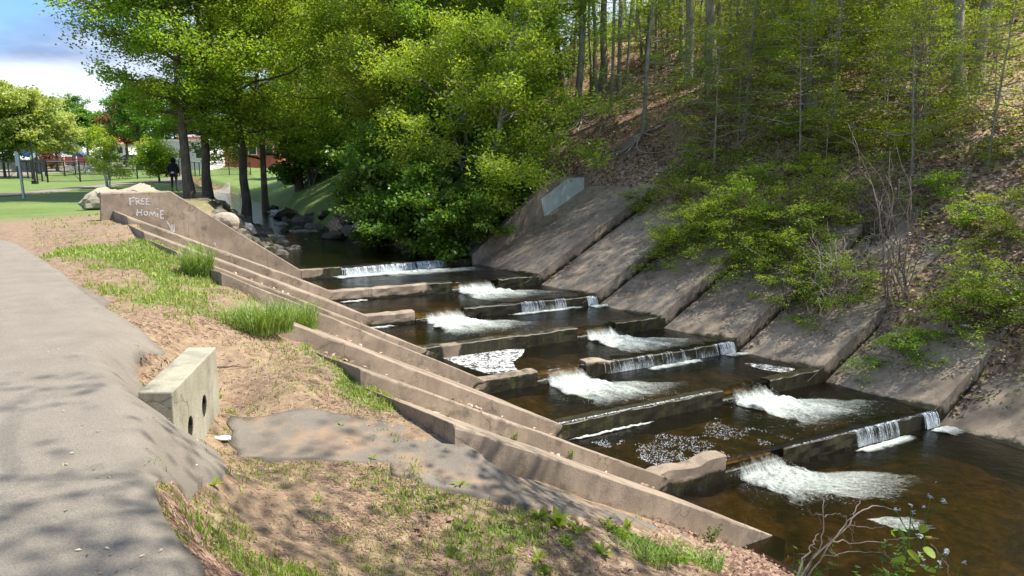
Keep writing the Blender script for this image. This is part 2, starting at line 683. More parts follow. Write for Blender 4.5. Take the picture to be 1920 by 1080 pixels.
def asphalt(name, base, dirt=.0):
    m, n, l = mat(name)
    P = geo_pos(n)
    fine = nz(n, l, P, 130, 5, .8)
    mid = nz(n, l, P, 3, 6, .6)
    big = nz(n, l, P, .7, 4, .5)
    c = ramp(n, l, fine, [(.30, tuple(v * .5 for v in base)), (.5, base), (.70, tuple(v * 1.6 for v in base))])
    c = mixc(n, l, 1.0, c, ramp(n, l, mid, [(.3, g3(.86)), (.7, g3(1.1))]), 'MULTIPLY')
    c = mixc(n, l, ramp(n, l, big, [(.4, g3(0)), (.7, g3(.35))]), c, tuple(v * 1.18 for v in base))
    vr = n.new("ShaderNodeTexVoronoi")
    vr.feature = 'DISTANCE_TO_EDGE'
    vr.inputs["Scale"].default_value = .55
    wv = n.new("ShaderNodeMapping")
    l.new(P, wv.inputs["Vector"])
    dn = n.new("ShaderNodeTexNoise")
    dn.inputs["Scale"].default_value = 2.2
    dn.inputs["Detail"].default_value = 6
    l.new(P, dn.inputs["Vector"])
    vm = n.new("ShaderNodeVectorMath")
    vm.operation = 'MULTIPLY_ADD'
    vm.inputs[1].default_value = (.5, .5, .5)
    l.new(dn.outputs["Color"], vm.inputs[0])
    l.new(P, vm.inputs[2])
    l.new(vm.outputs[0], vr.inputs["Vector"])
    if dirt > 0:
        cr = ramp(n, l, vr.outputs["Distance"], [(.0, g3(.35)), (.012, g3(1))])
        c = mixc(n, l, .8, c, cr, 'MULTIPLY')
        dm = ramp(n, l, nz(n, l, P, 2.2, 6, .65), [(.48, g3(0)), (.66, g3(dirt))])
        c = mixc(n, l, dm, c, (.30, .20, .125))
    sp = ramp(n, l, nz(n, l, P, 38, 3, .6), [(.70, g3(0)), (.76, g3(.5))])
    c = mixc(n, l, sp, c, (.30, .22, .15))
    return finish(m, n, l, c, .92, fine, .7, .012)


M_ASPH = asphalt("asphalt_path", (.215, .186, .148))
M_APRON = asphalt("asphalt_worn", (.17, .146, .116), .8)


def ground_mat():
    m, n, l = mat("ground_soil")
    P = geo_pos(n)
    fine = nz(n, l, P, 70, 8, .75)
    mid = nz(n, l, P, 9, 7, .7)
    big = nz(n, l, P, 1.1, 5, .6)
    dirt = ramp(n, l, mid, [(.25, (.15, .096, .058)), (.5, (.25, .172, .108)), (.75, (.36, .268, .182))])
    dirt = mixc(n, l, 1.0, dirt, ramp(n, l, fine, [(.3, g3(.62)), (.68, g3(1.28))]), 'MULTIPLY')
    # dry thatch
    straw = ramp(n, l, fine, [(.25, (.13, .09, .04)), (.5, (.30, .235, .11)), (.75, (.46, .38, .20))])
    sf = mth(n, l, 'ADD', attr(n, "straw"), mth(n, l, 'MULTIPLY', mth(n, l, 'SUBTRACT', mid, .5), 1.6))
    c = mixc(n, l, ramp(n, l, sf, [(.35, g3(0)), (.65, g3(.9))]), dirt, straw)
    # grass tint under the blades
    gr = ramp(n, l, mixc(n, l, .5, fine, mid), [(.3, (.045, .075, .012)), (.5, (.10, .15, .03)), (.7, (.19, .25, .06))])
    gf = mth(n, l, 'ADD', attr(n, "grass"), mth(n, l, 'MULTIPLY', mth(n, l, 'SUBTRACT', mid, .5), 1.3))
    c = mixc(n, l, ramp(n, l, gf, [(.35, g3(0)), (.65, g3(1))]), c, gr)
    # mown lawn far off
    lawn = ramp(n, l, nz(n, l, P, .35, 6, .7), [(.3, (.095, .15, .03)), (.7, (.165, .22, .06))])
    lawn = mixc(n, l, 1.0, lawn, ramp(n, l, nz(n, l, P, 6, 5, .7), [(.3, g3(.8)), (.7, g3(1.15))]), 'MULTIPLY')
    c = mixc(n, l, attr(n, "lawn"), c, lawn)
    # leaf litter on the hillside
    v = n.new("ShaderNodeTexVoronoi")
    v.inputs["Scale"].default_value = 13
    l.new(P, v.inputs["Vector"])
    lit = ramp(n, l, mixc(n, l, .62, v.outputs["Color"], nz(n, l, P, 22, 7, .75, .8)), [(.25, (.05, .032, .02)), (.42, (.17, .11, .07)), (.58, (.34, .24, .16)), (.78, (.55, .43, .32))])
    c = mixc(n, l, attr(n, "litter"), c, lit)
    soil = ramp(n, l, mid, [(.3, (.14, .08, .05)), (.7, (.42, .27, .18))])
    c = mixc(n, l, attr(n, "soil"), c, soil)
    bed = ramp(n, l, mixc(n, l, .35, nz(n, l, P, 1.1, 7, .7, 1.2), nz(n, l, P, 7, 6, .7, .6)), [(.36, (.02, .016, .007)), (.46, (.075, .056, .022)), (.55, (.22, .155, .062)), (.66, (.46, .34, .17))])
    c = mixc(n, l, attr(n, "bed"), c, bed)
    return finish(m, n, l, c, .95, mixc(n, l, .5, fine, mid), .8, .03)


def leaf_mat(name, dark, mid, light, trans=.45, gloss=.45):
    m, n, l = mat(name)
    v = attr(n, "var")
    c = ramp(n, l, v, [(.05, dark), (.5, mid), (.95, light)])
    oi = n.new("ShaderNodeObjectInfo")
    hs = n.new("ShaderNodeHueSaturation")
    l.new(c, hs.inputs["Color"])
    l.new(mth(n, l, 'ADD', mth(n, l, 'MULTIPLY', oi.outputs["Random"], .03), .485), hs.inputs["Hue"])
    l.new(mth(n, l, 'ADD', mth(n, l, 'MULTIPLY', oi.outputs["Random"], .35), .82), hs.inputs["Value"])
    c = hs.outputs[0]
    p = n.new("ShaderNodeBsdfPrincipled")
    l.new(c, p.inputs["Base Color"])
    p.inputs["Roughness"].default_value = gloss
    p.inputs["Specular IOR Level"].default_value = .35
    t = n.new("ShaderNodeBsdfTranslucent")
    tc = mixc(n, l, 1.0, c, (1.35, 1.25, .55), 'MULTIPLY')
    l.new(tc, t.inputs["Color"])
    mx = n.new("ShaderNodeMixShader")
    mx.inputs[0].default_value = trans
    l.new(p.outputs[0], mx.inputs[1])
    l.new(t.outputs[0], mx.inputs[2])
    o = n.new("ShaderNodeOutputMaterial")
    l.new(mx.outputs[0], o.inputs[0])
    return m


M_LEAF = leaf_mat("leaf_spring", (.10, .18, .018), (.23, .35, .032), (.40, .50, .065), .55)
M_LEAF_BR = leaf_mat("leaf_bright", (.13, .22, .02), (.27, .38, .035), (.42, .48, .07), .5)
M_LEAF_DK = leaf_mat("leaf_deep", (.05, .115, .015), (.11, .22, .028), (.20, .34, .055), .48, .35)
M_LEAF_OL = leaf_mat("leaf_olive", (.20, .25, .06), (.33, .38, .11), (.48, .50, .20), .5)
M_LEAF_RED = leaf_mat("leaf_maroon", (.10, .03, .02), (.22, .08, .05), (.34, .16, .09), .4)
M_GRASS = leaf_mat("grass_blades", (.10, .17, .016), (.20, .30, .035), (.34, .37, .10), .35, .5)
M_CLUMP = leaf_mat("tall_grass", (.12, .22, .04), (.24, .38, .08), (.42, .52, .20), .4, .45)
M_THATCH = leaf_mat("dry_thatch", (.14, .08, .05), (.28, .175, .115), (.46, .33, .22), .1, .8)
M_LITTER = leaf_mat("dead_leaves", (.11, .065, .035), (.36, .245, .16), (.66, .54, .40), .15, .75)


M_LITTER_B = leaf_mat("dead_leaves_brown", (.07, .04, .025), (.22, .13, .085), (.44, .30, .21), .12, .8)


def bark_mat(name, a, b):
    m, n, l = mat(name)
    tc = n.new("ShaderNodeTexCoord").outputs["Object"]
    mp = n.new("ShaderNodeMapping")
    mp.inputs["Scale"].default_value = (9, 9, 1.6)
    l.new(tc, mp.inputs["Vector"])
    f = nz(n, l, mp.outputs[0], 2.0, 8, .7, .4)
    bl = nz(n, l, tc, 1.7, 5, .6)
    c = ramp(n, l, f, [(.3, a), (.7, b)])
    c = mixc(n, l, ramp(n, l, bl, [(.5, g3(0)), (.62, g3(.55))]), c, (b[0] * 1.25, b[1] * 1.27, b[2] * 1.2))
    return finish(m, n, l, c, .9, f, .9, .03)


M_BARK = bark_mat("bark_brown", (.050, .038, .028), (.17, .135, .10))
M_BARK_G = bark_mat("bark_grey", (.13, .112, .09), (.38, .34, .28))
M_TWIG = bark_mat("twig_dry", (.13, .095, .07), (.33, .26, .20))


def water_mat():
    m, n, l = mat("stream_water")
    P = geo_pos(n)
    w1 = nz(n, l, P, 3.2, 5, .6, .8)
    w2 = nz(n, l, P, 17, 4, .6, .5)
    b = n.new("ShaderNodeBump")
    b.inputs["Strength"].default_value = .55
    b.inputs["Distance"].default_value = .035
    l.new(mixc(n, l, .35, w1, w2), b.inputs["Height"])
    tr = n.new("ShaderNodeBsdfTransparent")
    tr.inputs["Color"].default_value = (.40, .32, .165, 1)
    df = n.new("ShaderNodeBsdfDiffuse")
    df.inputs["Color"].default_value = (.017, .013, .006, 1)
    gl = n.new("ShaderNodeBsdfGlossy")
    gl.inputs["Roughness"].default_value = .04
    gl.inputs["Color"].default_value = (.9, .95, 1, 1)
    fr = n.new("ShaderNodeFresnel")
    fr.inputs["IOR"].default_value = 1.33
    l.new(b.outputs[0], gl.inputs["Normal"])
    l.new(b.outputs[0], fr.inputs["Normal"])
    m1 = n.new("ShaderNodeMixShader")
    m1.inputs[0].default_value = .28
    l.new(tr.outputs[0], m1.inputs[1])
    l.new(df.outputs[0], m1.inputs[2])
    m2 = n.new("ShaderNodeMixShader")
    l.new(fr.outputs[0], m2.inputs[0])
    l.new(m1.outputs[0], m2.inputs[1])
    l.new(gl.outputs[0], m2.inputs[2])
    o = n.new("ShaderNodeOutputMaterial")
    l.new(m2.outputs[0], o.inputs[0])
    return m


def foam_mat(name, lo=.38, hi=.62, scale=9, stretch=(1, 1, 1), col=(.80, .84, .80)):
    """White water: opaque froth where the mask is high, gaps to the water where it thins."""
    m, n, l = mat(name)
    uv = n.new("ShaderNodeAttribute")
    uv.attribute_name = "flow"
    uv.attribute_type = 'GEOMETRY'
    mp = n.new("ShaderNodeMapping")
    mp.inputs["Scale"].default_value = stretch
    l.new(uv.outputs["Vector"], mp.inputs["Vector"])
    f = nz(n, l, mp.outputs[0], scale, 8, .72, .9)
    f2 = nz(n, l, geo_pos(n), scale * 4, 4, .7)
    s = mth(n, l, 'ADD', mth(n, l, 'SUBTRACT', attr(n, "mask"), .5), mth(n, l, 'ADD', mth(n, l, 'MULTIPLY', f, .65), mth(n, l, 'MULTIPLY', f2, .35)))
    a = ramp(n, l, s, [(lo, g3(0)), (hi, g3(1))])
    c = ramp(n, l, mixc(n, l, .4, f, f2), [(.36, (col[0] * .50, col[1] * .56, col[2] * .46)), (.50, tuple(v * .86 for v in col)), (.60, col)])
    p = n.new("ShaderNodeBsdfPrincipled")
    l.new(c, p.inputs["Base Color"])
    p.inputs["Roughness"].default_value = .35
    p.inputs["Specular IOR Level"].default_value = .5
    b = n.new("ShaderNodeBump")
    b.inputs["Strength"].default_value = .8
    b.inputs["Distance"].default_value = .03
    l.new(f, b.inputs["Height"])
    l.new(b.outputs[0], p.inputs["Normal"])
    t = n.new("ShaderNodeBsdfTransparent")
    mx = n.new("ShaderNodeMixShader")
    l.new(a, mx.inputs[0])
    l.new(t.outputs[0], mx.inputs[1])
    l.new(p.outputs[0], mx.inputs[2])
    o = n.new("ShaderNodeOutputMaterial")
    l.new(mx.outputs[0], o.inputs[0])
    return m


M_WATER = water_mat()
M_FOAM = foam_mat("white_water", .36, 1.06, 6, (.8, 4.2, 1), (.60, .64, .58))
M_FALL = foam_mat("falling_water", .42, .86, 10, (4.5, .5, 1), (.66, .71, .73))
M_DROP = simple("spray_drop", (.8, .84, .84), .2, .05)
M_ROCK = concrete_mat("rock_grey", (.17, .15, .12), (.06, .055, .04), 1.4)
M_BOULDER = concrete_mat("boulder_tan", (.40, .34, .25), (.28, .23, .155), .6, False)
M_BOULDER_W = concrete_mat("boulder_white", (.50, .475, .43), (.34, .32, .28), .5, False)
M_GREYPAINT = simple("paint_pale_grey", (.46, .50, .45), .75, .12, 4)
M_CHALK = simple("paint_white", (.80, .80, .78), .9, .06, 60)
M_SPRAY = foam_mat("paint_sprayed", .34, .60, 30, (1, 1, 1), (.72, .70, .68))

M_GROUND = ground_mat()
#@@STRUCT
# ------------------------------------------------------------------ ground
GRASS_PX = [
    ([(105, 468), (250, 452), (330, 470), (392, 500), (432, 540), (440, 585), (360, 575), (300, 540), (200, 500), (110, 480)], .95),
    ([(170, 515), (300, 520), (440, 580), (440, 610), (330, 600), (240, 570), (180, 535)], .6),
    ([(590, 680), (700, 690), (720, 720), (800, 760), (885, 805), (885, 830), (790, 800), (700, 775), (615, 765), (590, 720)], .85),
    ([(430, 868), (700, 885), (880, 905), (960, 960), (1000, 1075), (380, 1075), (330, 960)], .45),
    ([(930, 960), (1180, 985), (1300, 1020), (1440, 1075), (900, 1078)], .6),
    ([(0, 372), (200, 358), (240, 352), (130, 392), (0, 405)], .9),
    ([(530, 620), (700, 690), (620, 690), (560, 660)], .4),
]
GRASS_W = [(px_poly(p), d) for p, d in GRASS_PX]


def soft_in(x, y, poly):
    """Inside test with a ragged, feathered rim."""
    t = 0
    for q in range(4):
        jx = (VN.fbm(x + 31 * q, y, 1.3, 4) - .5) * 2.2
        jy = (VN2.fbm(x, y + 17 * q, 1.3, 4) - .5) * 2.2
        t = t + in_poly(x + jx, y + jy, poly)
    return t / 4


def masks(x, y):
    r = np.hypot(x, y)
    eL, _, uL = sdist(x, y, PLx, 1)
    eR, _, uR = sdist(x, y, PRx, -1)
    grass = np.zeros(x.shape)
    for poly, d in GRASS_W:
        grass = np.maximum(grass, soft_in(x, y, poly) * d * smooth(.66 - .44 * d, .76 - .30 * d, VN.fbm(x, y, 1.6, 4)))
    kk = U_T0 - uR
    right = (eR > 0) & (kk > -2.1)
    inside = (eL < 0) & (eR < 0)
    lawn = smooth(21, 27, r) * ((eL > 1.5) | ((eR > 0) & (kk <= -2.1))) * (~right)
    straw = np.where((eL > 0) & ~right, .24 * smooth(14, 8, r) + .08, 0)
    litter = np.where(right, .95, 0) + np.where((eL > 0) & (U_T0 - uL > 7.0) & (eL < 4.5) & ~right, .7, 0)
    litter = np.maximum(litter, ((U_T0 - uL < -.1) & (eL > 0) & (eL < 3) & ~right) * .6)
    k = U_T0 - uR
    soil = np.where(right, smooth(5.0, 7.0, eR) * (1 - smooth(15, 19, eR)) * smooth(2.2, .2, k) * smooth(-6, -.5, k), 0)
    soil = soil * smooth(.25, .5, VN.fbm(x, y, .5))
    litter = litter * (1 - soil * .0)
    return dict(grass=np.clip(grass, 0, 1), straw=straw, lawn=lawn, litter=np.clip(litter, 0, 1), soil=np.clip(soil, 0, .9), bed=(((eL < .05) & (eR < .05)) * 1.0))


ang = np.concatenate([np.linspace(-180, -62, 50, endpoint=False), np.linspace(-62, 50, 620, endpoint=False), np.linspace(50, 180, 55, endpoint=False)])
ang = np.radians(ang)
rad = np.concatenate([[0.05], np.exp(np.linspace(math.log(.6), math.log(900), 460))])
AX, RX = np.meshgrid(ang, rad)
gx, gy = (RX * np.sin(AX)).ravel(), (RX * np.cos(AX)).ravel()
gzv = ground_z(gx, gy)
na, nr = len(ang), len(rad)
i = np.arange(nr - 1)[:, None] * na
j = np.arange(na)[None, :]
j2 = (j + 1) % na
gf = np.stack([i + j, i + na + j, i + na + j2, i + j2], -1).reshape(-1, 4)
gf = np.concatenate([gf])
ground = obj("ground", mesh("ground", np.stack([gx, gy, gzv], 1), gf[:, ::-1].copy(), M_GROUND, True, masks(gx, gy)), kind='structure')
bm_c = None


def sheet(name, poly, lift, m, step=.12, skirt=.12, zf=None, attrs=None, smooth_=True, edge_noise=0.0, **kw):
    """A sheet of material lying on the ground inside a plan polygon, with a turned-down edge."""
    P = []
    n = len(poly)
    for i_ in range(n):
        a, b = np.array(poly[i_][:2]), np.array(poly[(i_ + 1) % n][:2])
        k = max(1, int(np.linalg.norm(b - a) / step))
        for q in range(k):
            p = a + (b - a) * q / k
            if edge_noise and 0 < q:
                p = p + np.array([VN2.fbm(p[0], p[1], 3) - .5, VN3.fbm(p[0], p[1], 3) - .5]) * edge_noise
            P.append(p)
    P = np.array(P)
    lo, hi = P.min(0), P.max(0)
    X, Y = np.meshgrid(np.arange(lo[0], hi[0], step), np.arange(lo[1], hi[1], step))
    X, Y = X.ravel(), Y.ravel()
    ins = in_poly(X, Y, P)
    X, Y = X[ins], Y[ins]
    d = np.full(len(X), 9.)
    for p in P:
        d = np.minimum(d, np.hypot(X - p[0], Y - p[1]))
    X, Y = X[d > step * .45], Y[d > step * .45]
    nb = len(P)
    pts = [Vector(p) for p in P] + [Vector((a, b)) for a, b in zip(X, Y)]
    ed = [(q, (q + 1) % nb) for q in range(nb)]
    V, E, Fc, *_ = delaunay_2d_cdt(pts, ed, [list(range(nb))], 1, 1e-5)
    V = np.array([tuple(v) for v in V])
    zz = (zf or ground_z)(V[:, 0], V[:, 1]) + lift
    Fc = [list(f) for f in Fc]
    # boundary skirt
    cnt = {}
    for f in Fc:
        for q in range(len(f)):
            e = (f[q], f[(q + 1) % len(f)])
            cnt[tuple(sorted(e))] = cnt.get(tuple(sorted(e)), []) + [e]
    V3 = [tuple(v) for v in np.c_[V, zz]]
    mp_ = {}
    for k_, es in cnt.items():
        if len(es) == 1:
            a, b = es[0]
            for q in (a, b):
                if q not in mp_:
                    mp_[q] = len(V3)
                    V3.append((V3[q][0], V3[q][1], V3[q][2] - skirt))
            Fc.append([b, a, mp_[a], mp_[b]])
    at = {kk: ff(np.array(V3)) for kk, ff in (attrs or {}).items()}
    return obj(name, mesh(name, V3, Fc, m, smooth_, at), **kw)


# ------------------------------------------------------------------ the path and its aprons
def calm_z(x, y):
    """Ground without the little bumps, so asphalt stays smooth."""
    return np.maximum(ground_z(x, y, True), ground_z(x, y) - .03)


path_px = [(0, 452), (28, 458), (50, 472), (86, 496), (117, 517), (155, 551), (202, 586), (253, 618), (311, 664),
           (272, 668), (253, 682), (257, 711), (275, 745), (325, 778), (375, 824), (412, 858), (427, 882),
           (418, 898), (380, 908), (302, 905), (290, 915), (296, 950), (310, 985), (340, 1030), (385, 1079)]
pp = px_poly(path_px)
pp += [(-.75, 1.2), (-.5, 0), (-.3, -3), (-4, -6), (-9, -6), (-16, 6), (-24, 18), (-18, 22)]
path = sheet("path", pp, .035, M_ASPH, .13, .14, calm_z, kind='structure', edge_noise=.05)
apr_px = [(432, 782), (560, 774), (700, 784), (729, 791), (790, 806), (850, 824), (893, 832), (905, 868), (1000, 905), (1080, 935),
          (1180, 968), (1292, 1006), (1230, 992), (1120, 975), (1000, 958), (900, 935), (800, 912), (735, 892), (733, 868), (640, 866), (560, 864), (500, 868), (462, 858), (436, 862), (446, 846), (428, 832), (438, 812), (426, 796)]
apron = sheet("asphalt_apron", px_poly(apr_px), .022, M_APRON, .08, .1, calm_z, kind='structure', edge_noise=.06)
spill = sheet("asphalt_spill", px_poly([(118, 520), (150, 540), (200, 566), (208, 574), (185, 578), (155, 556), (130, 538)]), .03, M_APRON, .1, .06, kind='structure', edge_noise=.1)

far_path_px = [(0, 370), (90, 362), (180, 351), (300, 343), (430, 334), (430, 330), (300, 338), (190, 346), (90, 356), (0, 364), (-60, 366), (-60, 374)]
far_path = sheet("path", [tuple(atz(a, b, 0.0)[:2]) for a, b in far_path_px], .03, M_ASPH, .6, .1, kind='structure')
road_px = [(-80, 332), (0, 330), (60, 327.5), (130, 322), (163, 317), (205, 312.5), (330, 309), (480, 308), (480, 306), (330, 306.5), (210, 306.5), (160, 303.5), (125, 304.5), (130, 309), (118, 315), (60, 319), (0, 321.5), (-80, 323)]
road = sheet("road", [tuple(hit(a, b)[:2]) for a, b in road_px], .05, M_ASPH, 2.0, .1, kind='structure')
kb = MB()
for line in ([(-80, 323), (0, 321.3), (60, 318.8), (118, 314.8), (129.5, 309), (124.5, 304.5)], [(163, 317.3), (205, 312.8), (330, 309.3), (480, 308.2)]):
    pts_ = [hit(a, b) for a, b in line]
    for a, b in zip(pts_[:-1], pts_[1:]):
        c = (a + b) / 2
        dd = b - a
        kb.box((c[0], c[1], c[2] + .06), (np.linalg.norm(dd), .18, .12), math.atan2(dd[1], dd[0]))
kb.obj("kerb", simple("kerb_concrete", (.5, .48, .43)), kind='structure')

# ------------------------------------------------------------------ concrete bank steps
def wall_grid(name, P0, P1, top0, top1, bot0, bot1, thick, m, wetf=None, seg=.12, rough_=.012, parent=None, topf=None, **kw):
    """A cast wall between two plan points; the top and bottom run from height 0 to height 1; thick goes upstream."""
    P0, P1 = np.array(P0[:2], float), np.array(P1[:2], float)
    Lg = np.linalg.norm(P1 - P0)
    n = max(2, int(Lg / seg))
    dirv = (P1 - P0) / Lg
    nrm = np.array([-dirv[1], dirv[0]])
    if nrm @ -D_[:2] < 0:
        nrm = -nrm
    prof = []
    zt = 5
    V = []
    for i_ in range(n + 1):
        t = i_ / n
        c = P0 + dirv * Lg * t
        a, b = (topf(t) if topf else top0 + (top1 - top0) * t), bot0 + (bot1 - bot0) * t
        ring = []
        ch = min(.018, thick * .2)
        nv = 5
        for q in range(nv + 1):                       # front face, bottom to top
            ring.append((0, b + (a - ch - b) * q / nv))
        ring.append((ch, a))
        ring.append((thick * .5, a + .004))
        ring.append((thick - ch, a))
        ring.append((thick, a - ch))
        ring.append((thick, b))
        for u, z in ring:
            w = c + nrm * u
            e = rough_ * (1.0 if 0 < i_ < n else .5)
            dz = (VN.fbm(w[0] * 1 + z, w[1] - z, 5, 4) - .5) * e * 2
            du = (VN2.fbm(w[0] + z * 2, w[1] + z, 4, 4) - .5) * e * 2
            V.append((w[0] + nrm[0] * du, w[1] + nrm[1] * du, z + (dz if z > b + .02 else 0)))
    k = len(V) // (n + 1)
    Fc = []
    for i_ in range(n):
        for q in range(k - 1):
            a = i_ * k + q
            Fc.append([a, a + k, a + k + 1, a + 1])
        Fc.append([i_ * k + k - 1, (i_ + 1) * k + k - 1, (i_ + 1) * k, i_ * k])
    Fc.append(list(range(k))[::1])
    Fc.append(list(range(n * k, n * k + k))[::-1])
    V = np.array(V)
    w = wetf(V) if wetf else np.zeros(len(V))
    me = mesh(name, V, Fc, m, False, {'wet': w})
    bm = bmesh.new()
    bm.from_mesh(me)
    bmesh.ops.recalc_face_normals(bm, faces=bm.faces)
    bm.to_mesh(me)
    bm.free()
    return obj(name, me, parent=parent, **kw)


def bank_step(side, k, up):
    """One cast step: bank slab k spans from sill line k-1 down to sill line k; its front face stands at line k."""
    Kp = LK if side < 0 else RK
    sl = SL[k] if side < 0 else SLOPE_R
    A = np.array(Kp[k - 1], float)
    B = np.array(Kp[k], float)
    A[2] = B[2] = ZC[k]
    out = -T_ if side < 0 else T_
    A = A - D_ * -.0
    n, mrows = int(up / .15), 14
    V, W = [], []
    th = .55
    for i_ in range(n + 1):
        e = -.35 + (up + .35) * i_ / n
        for j_ in range(mrows + 1):
            t = -.06 + (1.06) * j_ / mrows
            p = A + (B - A) * t + out * e
            z = ZC[k] + sl * e + (VN.fbm(p[0], p[1], 1.5, 4) - .5) * .03 + (VN2.fbm(p[0], p[1], 9, 3) - .5) * .008
            if side > 0:
                z -= .17 * (1 - max(0, t)) - .02
            if j_ == mrows:
                ch_ = max(0.0, float(VN3.fbm(p[0] * 1.0, p[1] * 1.0, 5.5, 3)) - .56)
                z -= .010 + .22 * ch_
            if j_ == mrows - 1:
                p = A + (B - A) * .992 + out * e
            V.append((p[0], p[1], z))
    R_ = mrows + 1
    top = len(V)
    V += [(v[0], v[1], v[2] - th) for v in V[:top]]
    Fc = []
    for i_ in range(n):
        for j_ in range(mrows):
            a = i_ * R_ + j_
            Fc.append([a, a + 1, a + R_ + 1, a + R_])
            b = a + top
            if j_ in (0,):
                pass
            Fc.append([b, b + R_, b + R_ + 1, b + 1])
        a = i_ * R_
        Fc.append([a, a + R_, a + R_ + top, a + top])
        a = i_ * R_ + mrows
        # front face in three rows so that wear shows
        Fc.append([a, a + top, a + R_ + top, a + R_])
    for j_ in range(mrows):
        Fc.append([j_, j_ + top, j_ + 1 + top, j_ + 1])
        a = n * R_ + j_
        Fc.append([a, a + 1, a + 1 + top, a + top])
    V = np.array(V)
    eL, _, _ = sdist(V[:, 0], V[:, 1], PLx if side < 0 else PRx, 1 if side < 0 else -1)
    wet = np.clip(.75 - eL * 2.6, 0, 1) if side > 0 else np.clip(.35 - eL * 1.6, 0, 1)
    wet[top:] = .95 if side > 0 else .72  # stain down the risers; on the right it puts shade into the colour
    me = mesh("slab", V, Fc, M_CONC if side < 0 else M_CONC_R, False, {'wet': wet})
    bm = bmesh.new()
    bm.from_mesh(me)
    bmesh.ops.recalc_face_normals(bm, faces=bm.faces)
    bm.to_mesh(me)
    bm.free()
    return me


LBL_L = {1: "upper tan concrete bank step directly under the painted wing wall", 2: "tan concrete bank step beside the weir stub below the first waterfall",
         3: "tan concrete bank step behind the tall grass clump, cracked along its foot", 4: "tan concrete step ending at the weir stub next to the foam swirl",
         5: "long tan concrete bank step starting right beside the grass clump", 6: "long tan concrete step with a sprig on its face, ending at the worn stub",
         7: "lowest tan concrete bank step, running down behind the leaf litter", 8: "thin tan concrete toe strip half buried below the lowest bank step"}
LBL_R = {1: "sloping concrete slab next to the wall with the grey painted patch", 2: "second sloping concrete slab right of the grey painted wall, streaked with light",
         3: "shaded concrete bank slab covered by leafy green plants at its upper end", 4: "shaded concrete bank slab above the dark wet corner ledge",
         5: "concrete bank slab littered with dry twigs under the bramble tangle", 6: "broad concrete bank slab ending at the lowest waterfall",
         7: "lowest concrete bank slab at the right edge of the photo, edged with leaves", 8: "concrete bank slab past the right edge of the view", }
for k in range(1, 8):
    up = 4.45
    me = bank_step(-1, k, up)
    o = obj("bank_step", me, label=LBL_L[k], cat="concrete step", group="concrete steps on the left bank")
    bevelled(o, .012)
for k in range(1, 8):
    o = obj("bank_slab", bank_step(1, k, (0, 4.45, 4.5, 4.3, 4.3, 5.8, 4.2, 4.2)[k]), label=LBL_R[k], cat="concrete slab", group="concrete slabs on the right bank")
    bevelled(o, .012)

# ---- wing walls
def polywall(name, pts, thick, m, wetf=None, **kw):
    """pts: outline (x, y, z) in one upright plane; thick goes upstream. Filled with a fine grid so weathering has edges."""
    pts = [np.array(p, float) for p in pts]
    nrm = np.array([-T_[1], T_[0], 0])
    n = len(pts)
    V = [p for p in pts] + [p + nrm * thick for p in pts]
    Fc = [list(range(n)), list(range(n, 2 * n))[::-1]] + [[(q + 1) % n, q, n + q, n + (q + 1) % n] for q in range(n)]
    me = mesh(name, V, Fc, m)
    bm = bmesh.new()
    bm.from_mesh(me)
    bmesh.ops.recalc_face_normals(bm, faces=bm.faces)
    bm.to_mesh(me)
    bm.free()
    me.attributes.new('wet', 'FLOAT', 'POINT').data.foreach_set("value", np.asarray(wetf(np.array(V)) if wetf else np.zeros(2 * n), dtype=np.float32))
    o = obj(name, me, **kw)
    return bevelled(o, .02)


W0 = np.array(LK[0])
nU = np.array([-T_[1], T_[0], 0])
lw = empty("wing_wall", tuple(W0), "tan concrete wing wall with FREE HOMIE painted in white, beside the dirt patch", "wall")


def rel(ps, o):
    return [np.array(p) - o for p in ps]


wl_pts = [atplane(187, 363, W0), atplane(187, 430, W0), W0 + np.array([0, 0, -.9]) - T_ * 3, W0 + np.array([0, 0, -.9]), W0 + np.array([0, 0, -.0]), atplane(320, 358.5, W0)]
wl_pts[1][2] -= .4
polywall("wall", rel(wl_pts, W0), .30, M_CONC, parent=lw)
W0r = np.array(RK[0])
rw = empty("wing_wall", tuple(W0r), "dark stained concrete wing wall across the stream with a pale grey painted patch", "wall")
wr_pts = [W0r + np.array([0, 0, -.9]), W0r + T_ * 5 + np.array([0, 0, 1.2]), atplane(1133, 350, W0r) + T_ * .1, atplane(1131, 331, W0r), atplane(1040, 332, W0r), W0r + np.array([0, 0, .02]), ]
wr_pts = [W0r + np.array([0, 0, -.9]), atplane(1133, 331, W0r) + np.array([0, 0, -2.0]), atplane(1133, 331, W0r), atplane(1040, 332, W0r), W0r + np.array([0, 0, .02])]
polywall("wall", rel(wr_pts, W0r), .32, M_CONC_R, parent=rw)
gp = [atplane(a, b, W0r) - nU * .010 for a, b in [(1014, 374), (1064, 334.5), (1095, 333), (1095, 370), (1020, 406)]]
polywall("painted_patch", rel(gp, W0r), .009, M_GREYPAINT, parent=rw)
tag_ = MB()
for st in ([(968, 448), (975, 436), (980, 446)], [(975, 436), (976, 452)], [(986, 438), (982, 452)]):
    pts_ = [atplane(a, b, W0r) - nU * .006 - W0r for a, b in st]
    tag_.tube(pts_, [.012] * len(pts_), 5)
tag_.obj("faded_scrawl", M_GREYPAINT, parent=rw)

# painted letters, drawn as brush strokes a couple of millimetres proud of the wall
def z5(a, b):
    return (130 + a * 470 / 1920, 330 + b * 230 / 940)


